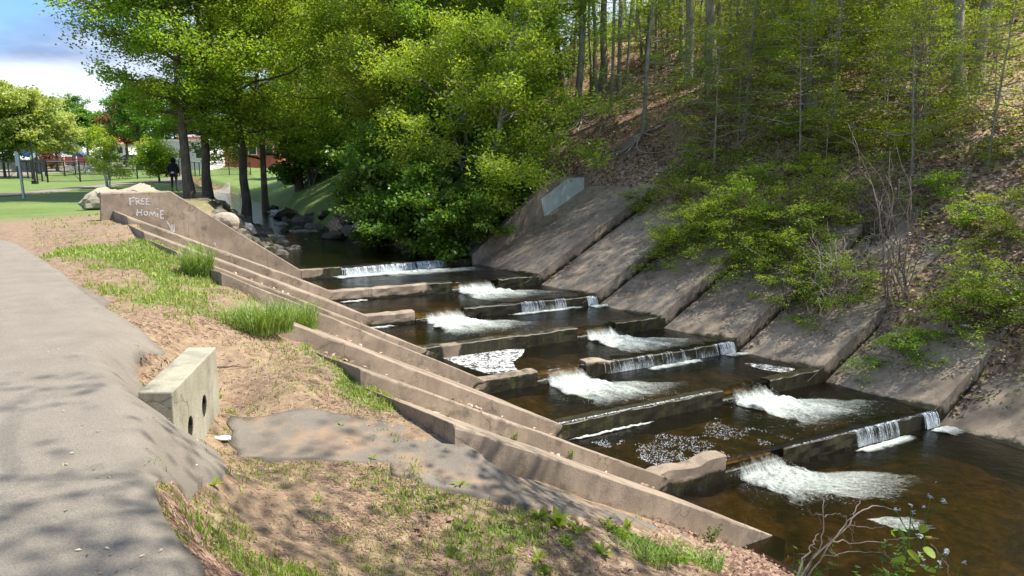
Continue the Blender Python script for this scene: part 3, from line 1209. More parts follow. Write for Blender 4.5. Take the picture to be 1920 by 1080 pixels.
LET = {
    "letter_f": [[(462, 168), (466, 226)], [(455, 172), (500, 166)], [(464, 196), (492, 192)]],
    "letter_r": [[(508, 172), (513, 222)], [(508, 172), (535, 174), (534, 192), (512, 198)], [(516, 198), (545, 216)]],
    "letter_e": [[(553, 174), (550, 218)], [(553, 174), (578, 172)], [(552, 196), (572, 194)], [(550, 218), (578, 215)]],
    "letter_e_": [[(590, 176), (588, 220)], [(590, 176), (612, 173)], [(589, 198), (610, 195)], [(588, 220), (618, 216)]],
    "letter_h": [[(520, 252), (518, 306)], [(554, 256), (552, 304)], [(518, 282), (556, 276)]],
    "letter_o": [[(582, 272), (572, 282), (574, 297), (588, 302), (599, 292), (597, 278), (584, 271)]],
    "letter_m": [[(612, 310), (620, 272), (636, 300), (652, 272), (662, 312)]],
    "letter_i": [[(675, 285), (676, 316)]],
    "letter_i_dot": [[(675, 246), (677, 256)]],
    "letter_e__": [[(698, 264), (700, 326)], [(698, 264), (722, 268)], [(699, 294), (718, 293)], [(700, 326), (722, 322)]],
    "arrow": [[(744, 346), (762, 374), (785, 412), (801, 428)], [(801, 370), (803, 428)], [(768, 415), (800, 430)], [(783, 372), (788, 404)]],
    "ring": [[(1112, 512), (1104, 520), (1108, 530), (1118, 529), (1121, 519), (1113, 511)]],
}
for nm, strokes in LET.items():
    b = MB()
    for st in strokes:
        st = [z5(*q) for q in st]
        d_ = []
        for (a0, b0), (a1, b1) in zip(st[:-1], st[1:]):
            for q in range(4):
                d_.append((a0 + (a1 - a0) * q / 4, b0 + (b1 - b0) * q / 4))
        d_.append(st[-1])
        pts_ = [atplane(a, c_, W0) - nU * .004 - W0 for a, c_ in d_]
        wd = .016 if nm != "ring" else .012
        ws = [wd * random.uniform(.75, 1.15) for _ in pts_]
        v, f = tube_arrays(pts_, ws, 8)
        pl = np.array([np.dot(p, nU) for p in v])      # flatten the stroke onto the wall
        base = np.dot(pts_[0], nU)
        v = v - (pl - base)[:, None] * nU[None, :] * .88
        b.add(v, f.tolist())
    lo_ = b.obj(nm.replace("_e__", "_e").replace("_e_", "_e"), M_SPRAY, parent=lw)
    nv_ = len(lo_.data.vertices)
    co_ = np.array([v.co[:] for v in lo_.data.vertices])
    lo_.data.attributes.new("mask", "FLOAT", "POINT").data.foreach_set("value", np.full(nv_, .50, dtype=np.float32))
    lo_.data.attributes.new("flow", "FLOAT_VECTOR", "POINT").data.foreach_set("vector", co_.astype(np.float32).ravel())

# ------------------------------------------------------------------ sills (weirs)
def on_line(k, px, py):
    p = atz(px, py, ZC[k])
    a, b = LK[k], RK[k]
    d = (b - a)[:2]
    t = np.dot(p[:2] - a[:2], d) / (d @ d)
    return np.array([a[0] + d[0] * t, a[1] + d[1] * t, ZC[k]])


def wet_all(lo=.95):
    return lambda V: np.full(len(V), lo)


def wet_from(P, q0, q1, face=.95, top=.95):
    """dry at P, wet beyond; grows with distance along the sill."""
    def f(V):
        s = np.hypot(V[:, 0] - P[0], V[:, 1] - P[1])
        return np.maximum(np.clip((s - q0) / (q1 - q0), 0, 1) * .95, .8 * (V[:, 2] < P[2] - .17))
    return f


def face_wet(k, topdry=.0):
    """top of the sill pale, faces dark and mossy."""
    def f(V):
        return np.where(V[:, 2] > ZC[k] - .03, topdry, .95)
    return f


def weir(k, a, b, label, wetf, top=0.0, name="weir_wall", th=.26, grp="concrete weirs across the stream", topf=None):
    P, Q = on_line(k, *a), on_line(k, *b)
    f = None
    if topf:
        f = lambda t: ZC[k] + topf(t)
    return wall_grid(name, P, Q, ZC[k] + top, ZC[k] + top, ZC[k] - .62, ZC[k] - .62, th, M_CONC, wetf, label=label, cat="weir", group=grp, topf=f, rough_=.03)


P0 = np.array(LK[0])
weir(0, (565, 507), (648, 503.5), "short dry tan weir wall left of the first curtain waterfall", wet_from(P0, .45, .75), .0)
weir(0, (648.3, 503.5), (885, 480), "topmost weir wall under the first curtain waterfall", wet_all(), -.06)
weir(1, (600, 556), (858, 533), "second weir wall, pale and dry on top, below the first pool", wet_from(on_line(1, 632, 553), 2.2, 2.9), .0)
weir(1, (928, 520), (1010, 516.5), "small dark wet weir block against the first right bank slab", wet_all(), -.02)
weir(2, (672, 593), (785, 588), "short pale concrete weir stub left of the second foaming chute", wet_from(on_line(2, 690, 592), 1.15, 1.9), .0)
weir(2, (875, 577), (1118, 552), "dark mossy weir with a thin broken waterfall in mid stream", wet_all(), -.045)
weir(3, (760, 655), (1073, 612), "long mossy weir with one pale dry chunk, below the second foaming chute", lambda V: np.where(np.hypot(V[:, 0] - on_line(3, 832, 640)[0], V[:, 1] - on_line(3, 832, 640)[1]) < .2, .25, np.where(V[:, 2] > ZC[3] - .03, .62, .9)), .0)
weir(3, (1135, 600), (1240, 592), "dark weir block jutting from the third right bank slab", wet_all(.85), .0)
weir(4, (880, 712), (1010, 697), "mossy weir stub with rusty leaves on top beside the foam swirl", face_wet(4, .45), .0)
weir(4, (1095, 680), (1385, 638), "dark weir with trickles and a pale rounded left end in mid stream", lambda V: np.where((np.hypot(V[:, 0] - on_line(4, 1095, 680)[0], V[:, 1] - on_line(4, 1095, 680)[1]) < .62) & (V[:, 2] > ZC[4] - .10), .35, .95), -.04, topf=lambda t: .03 - .075 * float(smooth(.05, .2, t)))
weir(5, (1020, 805), (1360, 733), "long moss covered weir with a row of pale chips along its lip", face_wet(5, .8), -.01)
weir(5, (1435, 710), (1545, 690), "dark weir block with rusty debris on top near the small swirl", face_wet(5, .75), .0)
weir(6, (1222, 893), (1357, 861), "lowest weir stub, worn round and pale, at the foot of the left bank", lambda V: np.where(V[:, 2] > ZC[6] - .16, .22, .8), .03, topf=lambda t: .02 + .03 * math.sin(t * 9) + .05 * t)
weir(6, (1450, 828), (1765, 767), "lowest long weir with a thin waterfall at its right end", wet_all(.86), -.045)

# ------------------------------------------------------------------ water
WL = [ZC[0] - .01] + [ZC[k] - .025 for k in range(1, 7)] + [ZC[7] - .06]
back = -D_ * .0


def water_patch(name, poly, z, step=.25):
    return sheet(name, poly, 0, M_WATER, step, .02, lambda x, y: np.full(np.shape(x), z) + (VN.fbm(x, y, 2.5, 3) - .5) * .012, kind='structure')


up_poly = [tuple(LK[0][:2] + nU[:2] * .06), tuple(RK[0][:2] + nU[:2] * .06), (0.2, 24.6), (-3.1, 25.6), (-8.0, 32.2), (-13.2, 45.2), (-31, 80), (-36, 80), (-17.8, 46), (-13, 35), (-9.4, 25.4), (-7.6, 22.5)]
water_patch("water", up_poly, WL[0], .5)
for k in range(1, 7):
    a, b, c, d = LK[k - 1], RK[k - 1], RK[k], LK[k]
    ex = T_[:2] * .45
    ov = nU[:2] * .03
    water_patch("water", [tuple(a[:2] - ex + nU[:2] * .12), tuple(b[:2] + ex + nU[:2] * .12), tuple(c[:2] + ex * 1 + ov), tuple(d[:2] - ex + ov)], WL[k])
a, b = LK[6], RK[6]
low_poly = [tuple(a[:2] - T_[:2] * .5 + nU[:2] * .1), tuple(b[:2] + T_[:2] * .5 + nU[:2] * .1), tuple(np.array(PRx[4][:2]) + T_[:2]), tuple(np.array(PRx[2][:2]) + T_[:2] * 1.2), (30, -11), (92, -70), (70, -60), (18, -13), tuple(np.array(PLx[2][:2]) - T_[:2] * .6)]
water_patch("water", low_poly, WL[7], .4)
#@@DETAIL
# ------------------------------------------------------------------ white water
def foam_patch(name, P, along, across, w0, w1, Ln, z0, z1, nu=40, nv=60, h=.05, m=None, seed=0, core=1.0, kick=.5, lab=None, topm=(-.05, .05, 0)):
    """Froth that leaves a gap at P and runs downstream; a real lumpy sheet just above the pool."""
    along = np.array(along[:2]) / np.linalg.norm(along[:2])
    across = np.array(across[:2]) / np.linalg.norm(across[:2])
    u = np.linspace(-.5, .5, nu)
    v = np.linspace(0, 1, nv)
    U, Vv = np.meshgrid(u, v)
    W = w0 + (w1 - w0) * Vv ** 1.3
    X = P[0] + along[0] * Ln * Vv + across[0] * U * W
    Y = P[1] + along[1] * Ln * Vv + across[1] * U * W
    drop = z0 + (z1 - z0) * smooth(.055, .17, Vv)
    n1 = VN.fbm(Vv * Ln * 2.6 + seed * 7, U * W * 8, 1, 4) - .45
    n2 = VN3.fbm(X - seed * 3, Y, 16, 3) - .5
    live = (1 - smooth(.45, 1.0, Vv)) * (1 - smooth(.30, .5, np.abs(U)))
    n3 = VN2.fbm(X + seed, Y * 1.0, 32, 2) - .5
    Z = drop + .012 + np.clip(h * 2.4 * n1 + h * .9 * n2 + h * .35 * n3, -.004, 1) * (.3 + live)
    Z += h * 1.1 * np.exp(-((Vv - .27) / .09) ** 2) * (1 - smooth(.25, .5, np.abs(U)))
    mask = core * (1 - smooth(.18, 1.0, Vv) * .92) * (1 - smooth(.30, .5, np.abs(U + .34 * (VN2.fbm(X, Y, 2.6, 3) - .5) * smooth(.1, .4, Vv)))) * (smooth(topm[0], topm[1], Vv) * (1 - topm[2]) + topm[2])
    mask = np.clip(mask, 0, 1)
    i_ = np.arange(nv - 1)[:, None] * nu
    j_ = np.arange(nu - 1)[None, :]
    Fq = np.stack([i_ + j_, i_ + j_ + 1, i_ + nu + j_ + 1, i_ + nu + j_], -1).reshape(-1, 4)
    flow = np.stack([Vv * Ln * 1.0, U * W * 1.0, np.full(U.shape, seed * 3.7)], -1).reshape(-1, 3)
    V = np.stack([X, Y, Z], -1).reshape(-1, 3)
    return obj(name, mesh(name, V, Fq, m or M_FOAM, True, dict(mask=mask.ravel(), flow=flow)), kind='stuff', label=lab)


DN = D_ * 1.0
CR = T_ * 1.0
_mid = lambda a, b: (a + b) / 2
GAPS = {1: ((862, 536), (924, 524), .2), 2: ((788, 586), (872, 578), .25), 3: ((1076, 612), (1132, 601), .2), 4: ((1013, 697), (1092, 682), .3),
        5: ((1363, 733), (1432, 712), .3), 6: ((1360, 860), (1448, 830), .5)}
for k, (a, b, _) in GAPS.items():
    A, B = on_line(k, *a), on_line(k, *b)
    w = np.linalg.norm(B - A)
    c = _mid(A, B)
    zb_ = WL[k + 1] if k < 6 else WL[7]
    st = c[:2] + nU[:2] * .20
    foam_patch("white_water", st, DN + CR * .10, CR, w * 1.02, w * 2.3, 2.65 if k != 6 else 2.2, WL[k] + .006, zb_, nu=80, nv=150, h=.05, seed=k, core=1.04 if k != 6 else .80, topm=(.07, .17, .30))
    foam_patch("white_water", c[:2] + CR[:2] * w * .1 + DN[:2] * .5, DN * .8 + CR * .9, CR - DN * .3, w * .9, w * 2.2, 2.9, zb_ + .008, zb_ + .008, nu=50, nv=90, h=.02, seed=k + 10, core=.66)

for k, (a, b, _) in GAPS.items():
    A, B = on_line(k, *a), on_line(k, *b)
    ex_ = (B - A) / np.linalg.norm(B - A) * .04
    wall_grid("weir_notch_floor", A - ex_ + nU * .02, B + ex_ + nU * .02, ZC[k] - .20, ZC[k] - .20, ZC[k] - .6, ZC[k] - .6, .22, M_CONC, wet_all(), rough_=.02, kind='structure')

# curtain falls: strands leaving the crest and landing on the pool below
def curtain(name, k, a, b, density, lip=-.05, gapn=.0, seed=1, w=.011, dz=0, wob=.5):
    A, B = on_line(k, *a), on_line(k, *b)
    Ln = np.linalg.norm(B - A)
    n = int(Ln * density)
    r = np.random.default_rng(seed)
    zl = WL[k + 1] if k < 6 else WL[7]
    top = ZC[k] + lip
    V, Fc, Fl, Mk = [], [], [], []
    mb = MB()
    dirv = (B - A) / Ln
    for q in range(n):
        t = r.random()
        if gapn and VN.fbm(t * Ln * 3 + seed * 5, 3.0, 1, 2) < gapn:
            continue
        p = A + (B - A) * t
        out = .05 + .05 * r.random()
        end = zl if r.random() < .75 else zl + (top - zl) * r.random() * .5
        pts_ = []
        jit = (r.random() - .5) * .03
        for s_ in np.linspace(0, 1, 6):
            z = top + .012 + (end - top) * s_ ** 1.6
            o_ = -.04 + (out + .04) * s_ ** .6
            pts_.append(p + DN * o_ + dirv * jit * s_ - np.array([0, 0, p[2]]) + np.array([0, 0, z]))
        ww = w * (.25 + .9 * r.random() ** 2)
        v, f = tube_arrays(pts_, [ww * .7, ww, ww * .8, ww * .6, ww * .9, ww * .5], 4)
        mb.add(v, f.tolist())
    nu_, nv_ = max(6, int(Ln / .02)), 14
    U_, V_ = np.meshgrid(np.linspace(0, 1, nu_), np.linspace(0, 1, nv_))
    rip = VN.fbm(U_ * Ln * 14 + seed, V_ * 1.5, 1, 3)
    oo = -.05 + .13 * V_ ** .6 + .03 * (rip - .5)
    P = A[None, None] + (B - A)[None, None] * U_[..., None] + DN[None, None] * oo[..., None]
    P[..., 2] = top + .008 + (zl - top) * V_ ** 1.7
    i_ = np.arange(nv_ - 1)[:, None] * nu_
    j_ = np.arange(nu_ - 1)[None, :]
    Fq = np.stack([i_ + j_, i_ + j_ + 1, i_ + nu_ + j_ + 1, i_ + nu_ + j_], -1).reshape(-1, 4)
    mk = np.clip(.30 + .42 * V_ + .5 * (VN2.fbm(U_ * Ln * 4 + seed, V_ * 0, 1, 3) - .5) - gapn * .35, 0, 1) * smooth(0, .05, U_) * smooth(1, .95, U_)
    flow = np.stack([U_ * Ln * 1.0, V_ * .25, np.full(U_.shape, seed * 1.7)], -1).reshape(-1, 3)
    obj(name, mesh(name, P.reshape(-1, 3), Fq, M_FALL, True, dict(mask=mk.ravel(), flow=flow)), kind='stuff')
    o = mb.obj(name, M_STRAND, True, kind='stuff')
    return o


def strand_mat():
    m, n, l = mat("water_strand")
    p = n.new("ShaderNodeBsdfPrincipled")
    p.inputs["Base Color"].default_value = (.80, .86, .88, 1)
    p.inputs["Roughness"].default_value = .12
    p.inputs["Specular IOR Level"].default_value = .8
    t = n.new("ShaderNodeBsdfTransparent")
    mx = n.new("ShaderNodeMixShader")
    f = nz(n, l, geo_pos(n), 30, 3)
    l.new(ramp(n, l, f, [(.38, g3(.12)), (.62, g3(.95))]), mx.inputs[0])
    l.new(t.outputs[0], mx.inputs[1])
    l.new(p.outputs[0], mx.inputs[2])
    o = n.new("ShaderNodeOutputMaterial")
    l.new(mx.outputs[0], o.inputs[0])
    return m


M_STRAND = strand_mat()
curtain("waterfall", 0, (649, 503.5), (852, 488), 70, -.055, .0, 1, .012)
curtain("waterfall", 2, (975, 567), (1062, 558), 60, -.04, .38, 2, .007)
curtain("waterfall", 2, (1098, 554), (1116, 552), 90, -.04, 0, 3, .012)
curtain("waterfall", 4, (1120, 676), (1365, 642), 22, -.04, .42, 4, .006)
curtain("waterfall", 4, (1352, 643), (1380, 639), 70, -.04, 0, 5, .010)
curtain("waterfall", 6, (1585, 800), (1680, 783), 60, -.04, .42, 6, .006)
curtain("waterfall", 6, (1730, 773), (1758, 768), 90, -.04, 0, 7, .010)


def lip_foam(k, a, b, wid, core, seed, off=.12, z=None):
    A, B = on_line(k, *a), on_line(k, *b)
    zz = WL[k + 1] if k < 6 else WL[7]
    c = _mid(A, B)
    w = np.linalg.norm(B - A)
    foam_patch("white_water", c[:2] + DN[:2] * off, DN + CR * .25, CR, w, w * 1.05, wid, zz + .004, zz + .004, nu=70, nv=30, h=.02, seed=seed, core=core)


lip_foam(0, (600, 507), (860, 487), .85, 1.08, 21, .05)
lip_foam(0, (700, 500), (900, 484), 1.3, .72, 31, .35)
lip_foam(2, (930, 572), (1100, 555), .35, .95, 22)
lip_foam(2, (1095, 555), (1130, 550), .5, 1.05, 23)
lip_foam(4, (1190, 667), (1310, 648), .35, .95, 24)
lip_foam(4, (1350, 644), (1390, 638), .4, .9, 25)
lip_foam(6, (1560, 806), (1700, 780), .35, 1.0, 26)
lip_foam(6, (1725, 774), (1775, 766), .6, 1.0, 27)
lip_foam(1, (630, 553), (700, 548), .3, .85, 28)
lip_foam(2, (640, 596), (740, 591), .35, .8, 29, .1)
# thin seam of foam under the long mossy sill, and the small standing wave further down
lip_foam(5, (1050, 805), (1240, 762), .10, .95, 41, .10)
foam_patch("white_water", atz(1650, 985, WL[7])[:2], CR + DN * .5, DN, .55, .5, 1.1, WL[7], WL[7], h=.03, seed=51, core=.62)

# spray: beads thrown up by each chute
_db = []
octa = np.array([(1, 0, 0), (-1, 0, 0), (0, 1, 0), (0, -1, 0), (0, 0, 1), (0, 0, -1)], float)
octf = np.array([(0, 2, 4), (2, 1, 4), (1, 3, 4), (3, 0, 4), (2, 0, 5), (1, 2, 5), (3, 1, 5), (0, 3, 5)])


def beads(name, C, R, m, flat=1.0):
    n = len(C)
    o_ = octa.copy()
    o_[:, 2] *= flat
    V = C[:, None, :] + R[:, None, None] * o_[None]
    Fq = octf[None] + (np.arange(n) * 6)[:, None, None]
    return obj(name, mesh(name, V.reshape(-1, 3), Fq.reshape(-1, 3), m), kind='stuff')


C_, R_l = [], []
for k, (a, b, _) in GAPS.items():
    A, B = on_line(k, *a), on_line(k, *b)
    n = 520
    t = rng.random(n)
    d = np.abs(rng.normal(.0, .22, n)) - .12
    z = (WL[k + 1] if k < 6 else WL[7]) + .04 + np.abs(rng.normal(0, .06, n))
    P = A[None] + (B - A)[None] * t[:, None] * 1.05 + DN[None] * d[:, None]
    P[:, 2] = z
    C_.append(P)
    R_l.append(rng.uniform(.0015, .0055, n))
beads("spray_droplets", np.concatenate(C_), np.concatenate(R_l), M_DROP)
for k, (a, b, _) in GAPS.items():
    A, B = on_line(k, *a), on_line(k, *b)
    n = 900
    v_ = rng.random(n) ** .8 * 2.4
    P = ((A + B) / 2)[None] + DN[None] * (.25 + v_)[:, None] * .8 + CR[None] * (rng.normal(0, .34, n) * (1 + .5 * v_) + .28 * v_)[:, None]
    P[:, 2] = (WL[k + 1] if k < 6 else WL[7]) + .005
    e0, _, _ = sdist(P[:, 0], P[:, 1], [tuple(LK[min(9, k + 1)]), tuple(RK[min(9, k + 1)])], 1)
    P = P[(e0 > .3) & (VN.fbm(P[:, 0], P[:, 1], 4, 3) > .47)]
    beads("foam_flecks", P, rng.uniform(.002, .008, len(P)), M_DROP, .3)
# flecks of foam drifting on the last pool and bubbles along the moss lip
A5, B6 = LK[5], LK[6]
n = 3400
t, q = rng.random(n), rng.random(n) ** 1.3
P = LK[5][None] + (LK[6] - LK[5])[None] * (.18 + .80 * t)[:, None] + T_[None] * (.3 + 2.6 * q)[:, None]
P[:, 2] = WL[6] + .006
keep = VN.fbm(P[:, 0], P[:, 1], 2.2, 3) > .40 + .25 * q
beads("foam_flecks", P[keep], rng.uniform(.003, .011, keep.sum()), M_DROP, .3)
P1, P2 = on_line(5, 1055, 804), on_line(5, 1340, 738)
n = 420
P = P1[None] + (P2 - P1)[None] * rng.random(n)[:, None] + nU[None] * rng.uniform(.0, .05, n)[:, None]
P[:, 2] = ZC[5] + .002
beads("foam_flecks", P, rng.uniform(.004, .012, n), M_DROP, .6)
P1, P2 = on_line(6, 1460, 826), on_line(6, 1740, 772)
P = P1[None] + (P2 - P1)[None] * rng.random(260)[:, None] + nU[None] * rng.uniform(.0, .05, 260)[:, None]
P[:, 2] = ZC[6] - .035
beads("foam_flecks", P, rng.uniform(.004, .010, 260), M_DROP, .6)
# marbled foam swirl in the dead corner of the fourth pool
M_SWIRL = foam_mat("foam_swirl", .47, .54, 5.5, (1, 1, 1), (.62, .62, .60))
sw = [tuple(atz(a, b, WL[4])[:2]) for a, b in [(828, 672), (900, 658), (985, 655), (962, 682), (975, 700), (925, 705), (880, 690)]]
sheet("foam_swirl", sw, .012, M_SWIRL, .06, .004, lambda x, y: np.full(np.shape(x), WL[4]), {'mask': lambda V: np.full(len(V), .52), 'flow': lambda V: V * np.array([1.3, 1.3, 0])}, kind='stuff', edge_noise=.15)
sw = [tuple(atz(a, b, WL[5])[:2]) for a, b in [(1395, 682), (1440, 684), (1490, 692), (1475, 700), (1430, 694)]]
sheet("foam_swirl", sw, .012, M_SWIRL, .06, .004, lambda x, y: np.full(np.shape(x), WL[5]), {'mask': lambda V: np.full(len(V), .50), 'flow': lambda V: V * np.array([1.3, 1.3, 0])}, kind='stuff', edge_noise=.1)

M_PEB = simple("pebble_mixed", (.30, .23, .18), .9, .45, 25)
# ------------------------------------------------------------------ rocks
def rock_mesh(seed, sx, sy, sz, m, sub=3, rough_=.28, flat=.35, wet=0.0):
    bm = bmesh.new()
    bmesh.ops.create_icosphere(bm, subdivisions=sub, radius=1)
    for v in bm.verts:
        p = v.co.copy()
        d = mnoise.fractal(p * 1.1 + Vector((seed * 7.3, seed, 0)), 1.0, 2.0, 4) * rough_
        c = mnoise.cell(p * 1.7 + Vector((seed, 0, 3))) * rough_ * .25
        p *= 1 + d + c
        p = Vector((p.x * sx, p.y * sy, p.z * sz))
        if p.z < -sz * flat:
            p.z = -sz * flat + (p.z + sz * flat) * .15
        v.co = p
    me = bpy.data.meshes.new("rock")
    bm.to_mesh(me)
    bm.free()
    me.materials.append(m)
    me.attributes.new('wet', 'FLOAT', 'POINT').data.foreach_set("value", np.full(len(me.vertices), wet, dtype=np.float32))
    return me


def slab_rock(loc, outline, h, m, label):
    """The big flat boulder: broad, low, with a broken slanted top."""
    bm = bmesh.new()
    bmesh.ops.create_icosphere(bm, subdivisions=4, radius=1)
    for v in bm.verts:
        p = v.co.copy()
        p.x *= outline[0]
        p.y *= outline[1]
        z = p.z * h
        n_ = 2.2 * mnoise.fractal(Vector((p.x * .9 + 3, p.y * .9, p.z)), .8, 2.1, 6) + .5 * mnoise.cell(Vector((p.x * 1.6, p.y * 1.6, p.z * 2)))
        z = min(z, h * (.62 + .25 * p.x / outline[0]) + n_ * .05) if z > 0 else z * .3
        p.z = z + n_ * .06
        p.x += n_ * .12
        p.y += n_ * .1
        v.co = p
    me = bpy.data.meshes.new("boulder")
    bm.to_mesh(me)
    bm.free()
    me.materials.append(m)
    return obj("boulder", me, loc=loc, label=label, cat="boulder")


b0 = atz(206, 390, .12)
o = slab_rock((b0[0] + .25, b0[1] + .6, gz(b0[0], b0[1] + .6) + .02), (1.30, 1.0), 1.0, M_BOULDER, "broad flat tan boulder behind the left end of the graffiti wall")
o.rotation_euler = (0, math.radians(4), math.radians(20))
for (px, py, rr, zz, lb) in ((462, 436, .36, .0, "round white boulder just behind the slope of the graffiti wall"), (425, 422, .32, .0, "cream boulder half hidden by the graffiti wall, next to the white one")):
    p = hit(px, py + 6) + np.array([0, 0, rr * .45])
    o = obj("boulder", rock_mesh(px, rr * 1.15, rr * .9, rr, M_BOULDER_W if px > 450 else M_BOULDER, 3, .16, .9), label=lb, cat="boulder", loc=tuple(p))
rk = [rock_mesh(q, .5, .42, .34, M_ROCK, 2, .35, .4, w_) for q, w_ in ((1, 0.), (2, .1), (3, .5), (4, .75))]
r = np.random.default_rng(7)
spots = []
for q in range(150):
    t = .38 + .62 * r.random() ** 1.1
    a, b = np.array(PLx[11]), np.array(PLx[13])
    c = np.array(PLx[12])
    p = (a + (c - a) * t * 2 if t < .5 else c + (b - c) * (t - .5) * 2)
    off = r.normal(.4, .75)
    spots.append((p[0] - off, p[1] + r.normal(0, .5), r.uniform(.3, .95) * (1 if off > 0 else .8)))
for q in range(45):
    t = r.random()
    a, b = np.array(PRx[12]), np.array(PRx[14])
    c = np.array(PRx[13])
    p = (a + (c - a) * t * 2 if t < .5 else c + (b - c) * (t - .5) * 2)
    spots.append((p[0] + r.normal(.0, .5), p[1] + r.normal(0, .5), r.uniform(.4, 1.1)))
for q, (x, y, s_) in enumerate(spots):
    o = obj("rock", rk[q % 4], label=(("larger" if s_ > .65 else "small") + (" pale" if q % 4 < 2 else " dark wet") + " rubble stone " + ("near the white boulders behind the graffiti wall" if y < 32 else ("below the trio of tall trunks" if y < 40 else "up the stream past the trunks"))) if q < 150 else (("larger" if s_ > .75 else "small") + " dark stone at the foot of the bushes " + ("near the first waterfall" if y < 29 else "up the stream")),
            cat="rock", group="stones along the upper stream", loc=(x, y, max(gz(x, y), WL[0] - .1) + .06 * s_))
    o.scale = (s_, s_ * r.uniform(.7, 1.2), s_ * r.uniform(.6, 1.1))
    o.rotation_euler = (r.uniform(-.3, .3), r.uniform(-.3, .3), r.uniform(0, 6))
for (px, py, s_, lb) in ((535, 408, 1.5, "dark boulder standing in the rapids of the upper stream"), (625, 447, .9, "flat grey rock under a drift branch at the bushes' waterline"), (560, 380, 1.2, "wet boulder splitting the upper rapids"), (510, 392, .8, "small dark boulder left of the wet boulder in the rapids")):
    p = atz(px, py, WL[0])
    o = obj("boulder", rk[2 + (s_ > 1)], label=lb, cat="boulder", loc=(p[0], p[1], WL[0] + .05))
    o.scale = (s_, s_, s_ * .9)
for (px, py, w_, ln, c_) in ((505, 395, 1.2, 5, .5), (590, 380, 1.4, 3, .6), (560, 432, 1.6, 3, .35), (520, 418, .8, 3, .5), (500, 440, 1.2, 3.5, .40), (620, 425, .8, 2, .3)):
    p = atz(px, py, WL[0])
    foam_patch("white_water", p[:2], np.array([.45, -.85]), np.array([.85, .45]), w_, w_ * 1.3, ln, WL[0] + .02, WL[0] + .01, nu=30, nv=50, h=.03, seed=px, core=c_ + .22)

# ------------------------------------------------------------------ drain headwall
hA, hB, hC = atz(258, 735, -.1), atz(323, 735, -.1), atz(405, 650.5, -.1)
hD = hA + (hC - hB)
hw = empty("drain_headwall", (hB[0], hB[1], gz(hB[0], hB[1])), "pale concrete drain headwall block with two round pipe holes, beside the path", "headwall")
oH = np.array(hw.location)


def headwall():
    me = bpy.data.meshes.new("headwall_block")
    bm = bmesh.new()
    dn_ = np.array([0, 0, -1.05])
    low = [p + dn_ for p in (hA, hB, hC, hD)]
    low[1] = low[1] + (hB - hA) * -.05
    vs = [bm.verts.new(tuple(p - oH)) for p in (hA, hB, hC, hD)] + [bm.verts.new(tuple(p - oH)) for p in low]
    bm.faces.new(vs[:4])
    bm.faces.new(vs[4:][::-1])
    for q in range(4):
        bm.faces.new((vs[(q + 1) % 4], vs[q], vs[4 + q], vs[4 + (q + 1) % 4]))
    bmesh.ops.recalc_face_normals(bm, faces=bm.faces)
    bm.to_mesh(me)
    bm.free()
    me.materials.append(M_BLOCK)
    return me


blk = obj("block", headwall(), parent=hw)
ax = (hC - hB)
axn = ax / np.linalg.norm(ax)
nf = np.array([axn[1], -axn[0], 0])
fB = hB
bevelled(blk, .012, 2)
for (px, py) in ((359, 802), (384.5, 761)):
    r_ = ray(px, py)
    o_ = np.array([0, 0, CAMH])
    Pc = o_ + r_ * (np.dot(fB - o_, nf) / np.dot(r_, nf))
    bmh = MB()
    n_ = 20
    rr = .082
    ring = [Pc + axn * math.cos(q / n_ * 2 * math.pi) * rr + np.array([0, 0, 1]) * math.sin(q / n_ * 2 * math.pi) * rr * 1.25 for q in range(n_)]
    # cutter
    cb = MB()
    cb.add([p + nf * .1 - oH for p in ring] + [p - nf * .30 - oH for p in ring], [[q, (q + 1) % n_, n_ + (q + 1) % n_, n_ + q] for q in range(n_)] + [list(range(n_))[::-1], list(range(n_, 2 * n_))])
    cme = mesh("cut", np.concatenate(cb.v), cb.f)
    bmc = bmesh.new()
    bmc.from_mesh(cme)
    bmesh.ops.recalc_face_normals(bmc, faces=bmc.faces)
    bmc.to_mesh(cme)
    bmc.free()
    co = bpy.data.objects.new("cut", cme)
    COL.objects.link(co)
    co.parent = hw
    md = blk.modifiers.new("hole", 'BOOLEAN')
    md.object = co
    md.operation = 'DIFFERENCE'
    md.solver = 'EXACT'
bpy.context.view_layer.update()
dg = bpy.context.evaluated_depsgraph_get()
nme = bpy.data.meshes.new_from_object(blk.evaluated_get(dg))
blk.modifiers.clear()
blk.data = nme
for o in [o for o in bpy.data.objects if o.name.startswith("cut")]:
    bpy.data.objects.remove(o)
M_DARKPIPE = simple("pipe_dark_clay", (.03, .025, .02), .9)
for (px, py) in ((359, 802), (384.5, 761)):
    r_ = ray(px, py)
    o_ = np.array([0, 0, CAMH])
    Pc = o_ + r_ * (np.dot(fB - o_, nf) / np.dot(r_, nf))
    b = MB()
    n_ = 20
    rr = .081
    r1 = [Pc - nf * .012 + axn * math.cos(q / n_ * 2 * math.pi) * rr + np.array([0, 0, 1]) * math.sin(q / n_ * 2 * math.pi) * rr * 1.25 - oH for q in range(n_)]
    r0 = [p * 1.0 for p in r1]
    r2 = [p - nf * .28 for p in r1]
    r3 = [p + (Pc - nf * .012 - oH - p) * .12 for p in r1]
    r4 = [p - nf * .27 for p in r3]
    b.add(r1 + r2 + r3 + r4, [[q, (q + 1) % n_, 2 * n_ + (q + 1) % n_, 2 * n_ + q] for q in range(n_)] + [[2 * n_ + q, 2 * n_ + (q + 1) % n_, 3 * n_ + (q + 1) % n_, 3 * n_ + q] for q in range(n_)] + [list(range(3 * n_, 4 * n_))])
    b.obj("drain_pipe", M_DARKPIPE, parent=hw)

